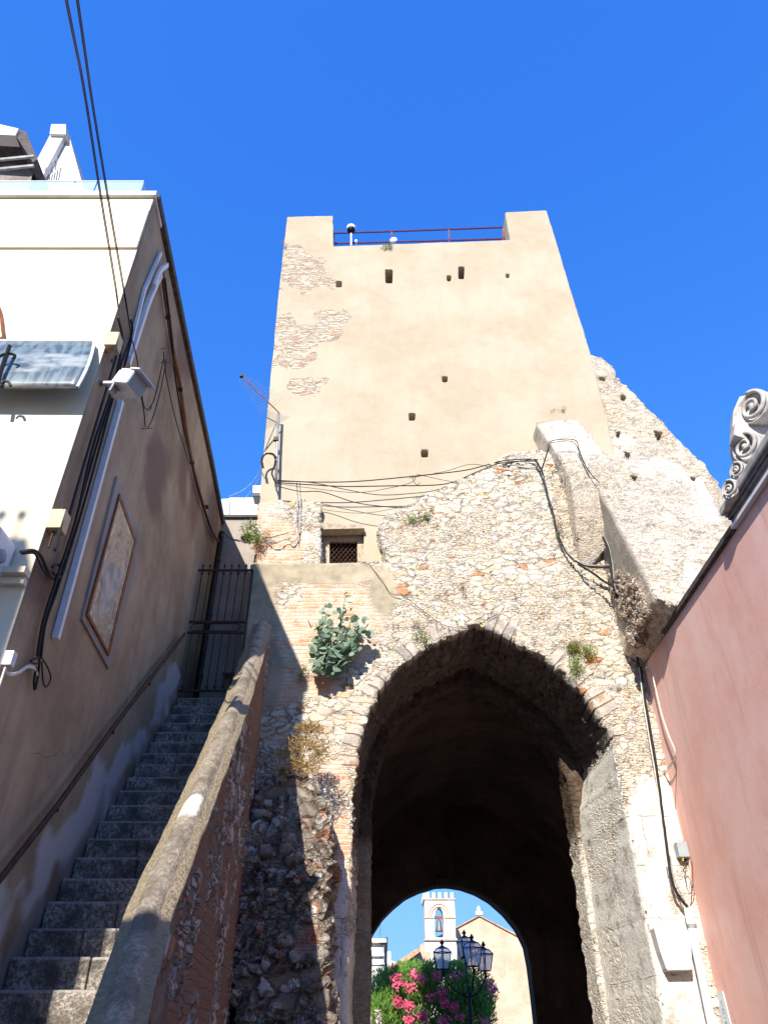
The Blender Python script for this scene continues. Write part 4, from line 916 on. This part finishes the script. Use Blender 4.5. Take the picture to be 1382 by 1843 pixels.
# boxes and conduit at the corner
eb = empty('grey_box', PX(1240,1540,3.7), "grey electric box on the pink wall corner with wires hanging below", "electric box")
def wbox(px0, px1, X, dep, mat, par, name, w=.1):
    a = PX(px0[0], px0[1], X); MBB = MB(); MBB.box((X-dep, a.y-w, PX(px1[0], px1[1], X).z), (X, a.y+w, a.z)); return MBB.build(name, M[mat], par, bevel=.008)
wbox((1230,1518),(1236,1545), 3.76, .13, 'greybox', eb, 'box', .11)
for k, pl in enumerate([[(1240,1548),(1242,1580),(1238,1610),(1240,1632)],[(1236,1550),(1232,1575),(1230,1600),(1238,1630)],[(1244,1550),(1246,1580),(1244,1610),(1242,1632)],[(1238,1550),(1226,1572),(1232,1578),(1236,1600)]]):
    MB().tube(smooth_pts([PX(u, v, 3.68) for u, v in pl], 5), .006, 5).build('wire', M[('cable_white','cable_grey','rustwood','cable')[k]], eb)
yb_ = empty('cream_box', PX(1218,1550,3.7), "cream box with a yellow warning label beside the grey electric box", "electric box")
wbox((1214,1528),(1219,1556), 3.76, .08, 'pvc', yb_, 'box', .09)
a = PX(1222,1540,3.67); MB().box((3.672,a.y-.09,a.z-.07),(3.679,a.y-.03,a.z+.05)).build('label', M['yellow'], yb_)
cd = empty('conduit_pipe', P(1262,1800,9.85), "pale blue conduit pipe running down between the white pier and pink wall", "pipe")
MB().tube([P(1238,1636,9.8),P(1250,1700,9.8),P(1267,1780,9.8),P(1288,1880,9.8),P(1328,2100,9.8)], .05, 10).build('pipe', M['pvc_blue'], cd, True)
MB().lathe(P(1244,1666,9.8), [(.058,-.02),(.058,.02)], 12).build('clamp', M['galv'], cd)
sg = empty('number_plate', PX(1302,1830,3.75), "narrow pale blue-grey vertical sign with faint writing on the pink wall", "sign")
sgp = [PX(u, v, 3.755) for u, v in [(1288,1786),(1301,1784),(1325,1880),(1310,1884)]]
MB().prism(sgp, (-.012,0,0)).build('plate', M['pvc_blue'], sg)
def text(body, size, loc, rot, mat, par, name='lettering'):
    cu = bpy.data.curves.new(name, 'FONT'); cu.body = body; cu.size = size; cu.extrude = .001; cu.align_x = 'CENTER'; cu.align_y = 'CENTER'
    o = bpy.data.objects.new(name, cu); C.objects.link(o); dg = bpy.context.evaluated_depsgraph_get()
    me = bpy.data.meshes.new_from_object(o.evaluated_get(dg)); bpy.data.objects.remove(o)
    from mathutils import Euler, Matrix
    me.transform(Matrix.Translation(loc)@Euler(rot).to_matrix().to_4x4()); return link_mesh(name, me, mat, par)
ctr = (sgp[0]+sgp[2])/2
text("C H I E", .075, Vector((3.741, ctr.y, ctr.z+.05)), (R(90), R(90), R(-90)), M['greybox'], sg)

# ---------------- overhead wires ----------------
ow = empty('overhead_wires', PW(236,600,.1), "two black overhead wires crossing the sky down to the brown side wall", "wires")
for (pl) in [[(118,0,1.6),(150,160,2.3),(180,350,3.2),(208,520,4.3)], [(138,0,1.7),(166,190,2.5),(196,370,3.4),(222,520,4.4)]]:
    pts = [P(u, v, Y) for u, v, Y in pl]; a = pts[0]+(pts[0]-pts[1])*4
    e_ = PW(215,572,.08) if pl[0][0] == 118 else PW(238,612,.08)
    for dx in (0, .010): MB().tube(smooth_pts([a+Vector((dx,0,0))]+[q+Vector((dx,0,.004)) for q in pts]+[e_], 6), .0045, 5).build('wire', M['cable'], ow)

# ---------------- plants ----------------
def leaf_cluster(mb, c, n, rad, size, flat=.6, droop=0, wl=.55, up=.3):
    c = Vector(c)
    for _ in range(n):
        d = Vector((random.gauss(0,1), random.gauss(0,1), random.gauss(0,1))); d.normalize(); d *= random.random()**.5
        q = c+Vector((d.x*rad[0], d.y*rad[1], d.z*rad[2])); t = Vector((random.gauss(0,1), random.gauss(0,1)-.3, random.gauss(0,1)+up)).normalized()
        s = t.cross(Vector((random.gauss(0,1), random.gauss(0,1), random.gauss(0,1)))).normalized(); L = size*random.uniform(.6,1.3)
        nn = t.cross(s)*L*.12
        mb.add([q, q+t*L*.45+s*L*wl*.5+nn, q+t*L, q+t*L*.45-s*L*wl*.5+nn], [(0,1,2),(0,2,3)])
# big glaucous plant left of the arch
pl_ = empty('wall_shrub', P(600,1215,9.9), "large leafy grey-green shrub growing from the brickwork left of the arch", "shrub")
root = P(598,1208,9.92); tips = [(585,1095),(622,1075),(645,1110),(570,1130),(565,1165),(640,1150),(600,1120),(655,1135),(610,1170),(575,1195),(620,1100)]
st_ = MB(); lf = MB()
for u, v in tips:
    tip = P(u, v, 9.62+random.uniform(0,.2)); midp = root.lerp(tip, .5)+Vector((0,-.12,-.03)); pts = smooth_pts([root, midp, tip], 6); st_.tube(pts, [.012-.008*i/len(pts) for i in range(len(pts))], 5)
    for q in pts[2:]:
        for _ in range(3):
            L = random.uniform(.07,.17)*(1.15 if v > 1120 else .7); t = Vector((random.gauss(0,.8), -.5+random.gauss(0,.5), random.gauss(-.1,.7))).normalized(); s = t.cross(Vector((random.gauss(0,.5),-1,random.gauss(.4,.4)))).normalized()
            q2_ = q+Vector((random.gauss(0,.05), random.uniform(-.05,.05), random.gauss(0,.05))); nn = t.cross(s)*L*.1
            lf.add([q2_, q2_+t*L*.2+s*L*.42+nn, q2_+t*L*.6+s*L*.40+nn, q2_+t*L, q2_+t*L*.6-s*L*.40+nn, q2_+t*L*.2-s*L*.42+nn, q2_+t*L*.5], [(0,1,6),(1,2,6),(2,3,6),(3,4,6),(4,5,6),(5,0,6)])
st_.build('stems', M['stem'], pl_); lf.build('leaves', M['bigleaf'], pl_)
def tuft(name, label, u, v, Y, blobs_, size, hang=0):
    t = empty(name, P(u, v, Y+.1), label, "weed", 'weeds growing from the old walls' if name == 'wall_weed' else None)
    for nm, mat, lst, n, wl in blobs_:
        mb = MB()
        for (a, b, ra, rb) in lst:
            c = P(a, b, Y-.06); k = Y*1.25/FPX
            leaf_cluster(mb, c, n, (ra*k, .10, rb*k), size, wl=wl, up=-.4 if hang else .4)
        mb.build(nm, M[mat], t)
    s = MB()
    for a, b, ra, rb in blobs_[0][2]:
        for _ in range(3): s.tube(smooth_pts([P(u, v, Y+.05), P((a+u)/2, (b+v)/2-2, Y-.06), P(a+random.uniform(-ra,ra)*.6, b+random.uniform(-rb,rb)*.6, Y-.08)], 4), .004, 4)
    s.build('stems', M['stem'], t)
tuft('wall_weed', "green and rust coloured weed hanging right of the arch crown", 1040, 1150, 9.95, [('foliage','fern',[(1055,1170,17,14),(1036,1200,14,22),(1030,1165,10,10)],380,.35),('dry_stalks','straw',[(1028,1155,18,16),(1035,1165,14,14),(1062,1180,8,8)],160,.2)], .035, 1)
tuft('wall_weed', "bushy green and brown weed on the brick stub beside the gate wall", 462, 950, 10.1, [('foliage','fern',[(450,950,18,18),(462,968,16,14),(445,968,10,10)],300,.35),('dry_stalks','straw',[(470,975,14,12),(462,985,12,10),(480,962,10,12)],120,.2)], .045, 1)
tuft('wall_weed', "small green tuft on the sloping stone edge below the tower plaster", 745, 935, 9.98, [('foliage','fern',[(740,935,14,9),(768,930,8,7)],150,.3),('dry_stalks','straw',[(755,928,14,8),(775,918,8,8)],70,.2)], .04)
tuft('wall_weed', "short green weed with an orange root just left of the arch crown", 762, 1135, 9.95, [('foliage','fern',[(752,1140,12,5),(765,1150,7,12)],90,.3),('dry_stalks','dry',[(752,1122,12,8)],80,.2)], .04)
tuft('dry_bush', "straw coloured dry bush on top of the shaded rubble pier", 540, 1385, 9.3, [('foliage','dry',[(545,1330,18,30),(520,1355,24,26),(560,1310,22,10),(575,1350,18,22),(548,1380,26,14)],420,.22),('green_shoot','fern',[(506,1392,5,8)],40,.3)], .05)
tuft('wall_weed', "thin green sprig in the shaded stones under the large shrub", 540, 1215, 9.95, [('foliage','fern',[(542,1220,5,14),(548,1205,5,8)],50,.3)], .04)
tuft('wall_weed', "green sprout on the flat top of the buttress", 1015, 742, 9.9, [('foliage','fern',[(1013,739,7,6)],70,.2),('dry_stalks','dry',[(998,741,10,3)],40,.2)], .04)
tuft('wall_weed', "small trailing green plant on the middle of the tower parapet", 695, 440, 10.35, [('foliage','fern',[(692,444,12,5),(702,442,4,9)],70,.15)], .06)
tuft('wall_weed', "pale dry weed at the tower's upper left corner", 516, 440, 10.3, [('dry_stalks','dry',[(508,437,7,10)],25,.08)], .06)
tuft('wall_weed', "brown stalks stuck to the rubble wall above the arch", 832, 1060, 9.98, [('dry_stalks','straw',[(832,1058,6,22)],60,.15)], .05)
tuft('wall_weed', "orange lichen-like weed beside the cable bundle near the buttress", 1003, 950, 9.9, [('dry_stalks','dry',[(1005,940,8,18)],90,.25),('foliage','fern',[(1002,965,5,6)],30,.3)], .04)

# ---------------- piazza beyond the arch ----------------
ob = BQ = 30
ob = empty('oleander_bush', P(770,1843,BQ), "big round pink flowering oleander bush seen through the arch", "bush")
lfm = MB(); KX = BQ*.84/FPX
blobs_o = [(700,1790,42,44),(745,1770,48,36),(800,1775,50,36),(850,1790,42,40),(760,1830,90,50),(840,1835,50,45),(690,1835,34,45),(785,1745,26,14),(870,1810,18,26),(735,1755,30,16),(820,1745,22,12)]
for a, b, ra, rb in blobs_o:
    c = P(a, b, BQ+random.uniform(-.3,.3)); n = int(ra*rb*2.2)
    for _ in range(n):
        d = Vector((random.gauss(0,1), random.gauss(0,1), random.gauss(0,1))).normalized()*random.uniform(.45,1.03)
        q = c+Vector((d.x*ra*KX, d.y*.9, d.z*rb*KX)); t = (Vector((d.x*.6, d.y*.4, .9))+Vector((random.gauss(0,.35),random.gauss(0,.35),random.gauss(0,.3)))).normalized(); s = t.cross(Vector((random.gauss(0,1),random.gauss(0,1),0))).normalized(); L = random.uniform(.11,.2)
        lfm.add([q, q+t*L*.5+s*.016, q+t*L, q+t*L*.5-s*.016], [(0,1,2,3)])
for (a, b, n_) in [(716,1803,26),(735,1810,30),(712,1760,16),(745,1755,14),(758,1760,14),(786,1757,20),(795,1785,16),(800,1805,34),(815,1812,30),(760,1830,30),(800,1838,30),(735,1838,26),(880,1770,10),(888,1782,12),(822,1757,8),(740,1780,14),(775,1795,8),(713,1775,8),(724,1770,8),(870,1838,8),(830,1830,12)]:
    c = P(a, b, BQ-1.0); f1_ = MB(); leaf_cluster(f1_, c, n_*4, (.20,.16,.15), .09, wl=.95); f1_.build('flower_cluster', M['flower'], ob)
for (a, b, n_) in [(660,1825,20),(664,1840,20),(682,1825,14),(683,1838,10)]: f1_ = MB(); leaf_cluster(f1_, P(a, b, BQ-1.0), n_*2, (.14,.1,.14), .08, wl=.9); f1_.build('flower_cluster', M['flower_pale'], ob)
lfm.build('leaves', M['oleander'], ob)
tk = MB()
for k in range(6): tk.tube([Vector((1.0+k*.2,BQ,0)), P(735+k*16,1830,BQ)], .04, 5)
tk.build('trunk', M['stem'], ob)

LY = 27.0
lamp = empty('street_lamp', P(845,2050,LY), "black cast iron street lamp with four lanterns in front of the oleander", "street lamp")
base = P(845,1800,LY)
MB().lathe((base.x,LY,0), [(.22,0),(.22,.3),(.12,.5),(.08,1.0),(.07,2.2),(.05,base.z),(.05,base.z+.35)], 14).build('post', M['black_iron'], lamp, True)
ctr = P(838,1722,LY); fleur = MB(); fleur.lathe((base.x-.03,LY,ctr.z-.2), [(.03,0),(.06,.05),(.03,.1),(.045,.18),(.01,.34)], 10)
for s_ in (-1, 1): fleur.tube(smooth_pts([(base.x,LY,ctr.z-.12),(base.x+s_*.09,LY,ctr.z+.02),(base.x+s_*.17,LY,ctr.z-.02),(base.x+s_*.15,LY,ctr.z-.09)], 6), .022, 6)
fleur.build('fleur_finial', M['black_iron'], lamp)
def lantern(u, v, Y, rot, H, tilt=0):
    c = P(u, v, Y); F = MB(); G = MB(); W = H*.30; w0 = W*.62; nS = 6
    def ringp(r, z): return [(c.x+r*math.cos(rot+2*math.pi*k/4+math.pi/4)*1.25, c.y+r*math.sin(rot+2*math.pi*k/4+math.pi/4)*1.25, c.z+z) for k in range(4)]
    a, b_, t_, tt = ringp(w0, -H*.5), ringp(W, H*.1), ringp(W*.62, H*.27), ringp(W*.15, H*.36)
    for k in range(4):
        j = (k+1) % 4
        for p_, q_ in ((a[k],b_[k]),(a[k],a[j]),(b_[k],b_[j]),(b_[k],t_[k]),(t_[k],t_[j])): F.tube([p_, q_], .016, 4)
        F.add([t_[k],t_[j],tt[j],tt[k]], [(0,1,2,3)]); G.add([a[k],a[j],b_[j],b_[k]], [(0,1,2,3)]); G.add([b_[k],b_[j],t_[j],t_[k]], [(0,1,2,3)])
        F.lathe(b_[k], [(.012,0),(.018,.02),(.004,.06)], 5)
    F.lathe((c.x,c.y,c.z+H*.34), [(.05,0),(.03,.04),(.07,.07),(.03,.10),(.045,.13),(.008,.19)], 8)
    for d in ((1,0),(0,1)): F.tube([(c.x-d[0]*.07,c.y-d[1]*.07,c.z+H*.34+.10),(c.x+d[0]*.07,c.y+d[1]*.07,c.z+H*.34+.10)], .015, 4)
    le = bpy.data.objects.new('lantern', None); C.objects.link(le); le.parent = lamp; le.location = c-lamp.location; le.empty_display_size = .1
    sub(F, 'lantern_frame', M['black_iron'], le, c); sub(G, 'lantern_glass', M['lampglass'], le, c)
    bl = MB(); bl.lathe((c.x,c.y,c.z-.12), [(.01,-.06),(.04,-.02),(.035,.05),(.012,.10)], 8); bl.tube([(c.x,c.y,c.z),(c.x,c.y,c.z+H*.3)], .01, 4); sub(bl, 'bulb', M['greybox'], le, c)
    arm = MB(); zb_ = c.z-H*.5
    bot = Vector((c.x, c.y, zb_)); hub = Vector((base.x, LY, base.z+.05))
    arm.tube(smooth_pts([bot, bot+Vector((0,0,-.14)), bot.lerp(hub,.35)+Vector((0,0,-.24)), hub], 6), .022, 6)
    arm.lathe(bot+Vector((0,0,-.12)), [(.02,-.08),(.05,-.03),(.02,0),(.045,.05),(.02,.10)], 8)
    arm.tube(scroll(bot+Vector((.08,0,-.12)), .07, 1.2, (1,0,0), (0,0,1)), .010, 4)
    arm.build('arm', M['black_iron'], lamp)
lantern(796,1719,LY,R(45),.74); lantern(836,1700,LY+.9,R(20),.74); lantern(850,1711,LY-.9,R(25),.80); lantern(871,1722,LY,R(45),.74)

bt_ = empty('bell_tower', P(785,1800,70), "white crenellated bell tower with a bell in its pointed opening", "bell tower")
BY = 70.0
fpx = [(766,1616),(817,1616),(819,1650),(820,1688),(822,1692),(822,2100),(764,2100),(764,1692),(766,1688)]
sdf = poly_sd(q2(fpx, BY)); opn = poly_sd(q2([(782,1687),(782,1650),(783,1641),(787,1634),(790,1632),(794,1635),(797,1642),(798,1650),(798,1687)], BY))
sheet('belfry', lambda x, z: np.minimum(sdf(x, z), -opn(x, z)), P(760,1616,BY).x, P(824,1616,BY).x, 0, P(766,1615,BY).z, .1, lambda x, z: (x, BY, z), lambda x, z: (x-.0, BY+1.3, z), M['white'], bt_, 3, smooth=False)
side = MB(); xa = P(765,1650,BY).x
side.box((xa-.02,BY+.02,0),(xa+.5,BY+3.3,P(766,1617,BY).z)); side.box((P(799,1650,BY).x+.1,BY+1.2,P(790,1687,BY).z),(P(816,1650,BY).x,BY+3.3,P(766,1617,BY).z)); side.box((xa+.2,BY+1.3,0),(P(820,1700,BY).x,BY+3.3,P(790,1690,BY).z))
side.build('side_walls', M['white'], bt_)
mr = MB(); za = P(766,1616,BY).z; z2_ = P(766,1606,BY).z
for u in (770, 780, 791, 802, 813): mr.box((P(u-2.6,1612,BY).x,BY-.05,za),(P(u+2.6,1612,BY).x,BY+.3,z2_))
for k in range(4): mr.box((xa-.12,BY+.5+k*.85,za),(xa+.2,BY+.95+k*.85,z2_))
mr.build('battlements', M['white'], bt_)
tr_ = MB(); zz = P(790,1617,BY).z; tr_.box((xa-.1,BY-.12,zz-.08),(P(818,1617,BY).x+.05,BY+3.3,zz+.02)); zz = P(790,1651,BY).z
tr_.box((xa-.08,BY-.1,zz-.06),(P(781,1650,BY).x,BY-.005,zz+.05)); tr_.box((P(799,1650,BY).x,BY-.1,zz-.06),(P(820,1650,BY).x,BY-.005,zz+.05))
zz = P(790,1690,BY).z; tr_.box((xa-.15,BY-.2,zz-.1),(P(823,1690,BY).x,BY-.01,zz+.03))
for Rr in (15, 19):
    pts = [P(790+Rr*math.cos(t), 1650-Rr*1.25*math.sin(t), BY-.03) for t in np.linspace(0, math.pi, 13)]; MB().tube(pts, .06, 4).build('arch_moulding', M['peach'], bt_)
tr_.build('string_mouldings', M['peach'], bt_)
bc = P(790,1665,BY+.4); MB().lathe((bc.x,BY+.4,bc.z-.45), [(.36,0),(.30,.12),(.2,.4),(.17,.75),(.05,.9)], 14).build('bell', M['bronze'], bt_, True)
MB().box((P(782,1652,BY).x,BY+.3,bc.z+.48),(P(798,1652,BY).x,BY+.5,bc.z+.68)).build('yoke', M['rustwood'], bt_)
ch = empty('peach_church', P(880,1843,76), "peach gabled church facade beyond the arch, with a small white finial", "church")
cpx = [(756,1700),(822,1668),(862,1647),(900,1666),(935,1683),(985,1712),(1000,1720),(1000,2200),(740,2200)]
MB().prism([P(u,v,76) for u,v in cpx], (0,12,0)).build('facade', M['peach'], ch)
rf = MB()
for a, b_ in (((815,1671),(862,1646)),((862,1646),(1000,1719))): rf.prism([P(a[0],a[1],75.8), P(b_[0],b_[1],75.8), P(b_[0],b_[1]+2,75.8), P(a[0],a[1]+2,75.8)], (0,12,0))
rf.build('roof_edge', M['tile'], ch)
fz = P(862,1646,75.9); fin = MB(); fin.box((fz.x-.32,75.8,fz.z),(fz.x+.32,76.3,fz.z+.28)); fin.lathe((fz.x,76,fz.z+.28), [(.18,0),(.2,.2),(.06,.45)], 8); fin.build('finial', M['white'], ch)
th = empty('tiled_roof_house', P(720,1843,40), "peach house with a sloping clay tile eave left of the bell tower", "house")
MB().prism([P(u,v,41) for u,v in [(686,1760),(752,1712),(775,1712),(775,2100),(686,2100)]], (0,14,0)).build('wall', M['peach'], th)
MB().prism([P(u,v,40.3) for u,v in [(681,1752),(748,1708),(756,1706),(756,1712),(690,1760)]], (0,14,0)).build('tiled_eave', M['tile'], th)
lw_ = empty('white_townhouse', P(675,1843,34), "white townhouse with moulded cornice at the left edge of the arch view", "building")
MB().prism([P(u,v,34) for u,v in [(610,1695),(690,1695),(690,2100),(610,2100)]], (0,6,0)).build('wall', M['white'], lw_)
for va, vb, o_ in ((1690,1697,.25),(1716,1721,.15),(1733,1736,.08)):
    a = P(610,vb,34); b_ = P(690,va,34); MB().box((a.x,34-o_,a.z),(b_.x+o_*.5,34.2,b_.z)).build('cornice', M['white'], lw_)
MB().prism([P(u,v,33.8) for u,v in [(681,1690),(698,1686),(696,1745),(692,1745),(691,1700),(681,1695)]], (0,.2,0)).build('gutter_net', M['black_iron'], lw_)
MB().tube([P(684,1690,34.5),P(684,1662,34.5)], .02, 4).build('aerial', M['galv'], lw_)
MB().prism([P(u,v,60) for u,v in [(697,1712),(703,1712),(703,1728),(712,1730),(712,2000),(697,2000)]], (0,3,0)).build('far_block', M['white'], lw_)

# ---------------- unseen blocks added behind the camera to shade stair foot and facade ----------------
oh = empty('unseen_shade_house', (0,-4,0), "unseen cream house blocks added behind the viewer to cast shade", "house")
MB().box((-4.2,-8,0),(3,-2.2,6.25)).build('low_shade_block', M['house_front'], oh)
MB().box((-10,-2.7,0),(-4.24,-2.2,8.62)).build('tall_shade_slab', M['house_front'], oh)  # thin slab out of view, shaped for the shadow it throws
fn = MB()
for x in (-4.35,-4.5,-4.66): fn.lathe((x,-2.25,8.62), [(.012,0),(.012,.18),(.04,.21),(.04,.25),(.01,.28)], 8)
fn.build('shadow_finials', M['iron'], oh)  # out-of-view spikes added for their shadow on the facade
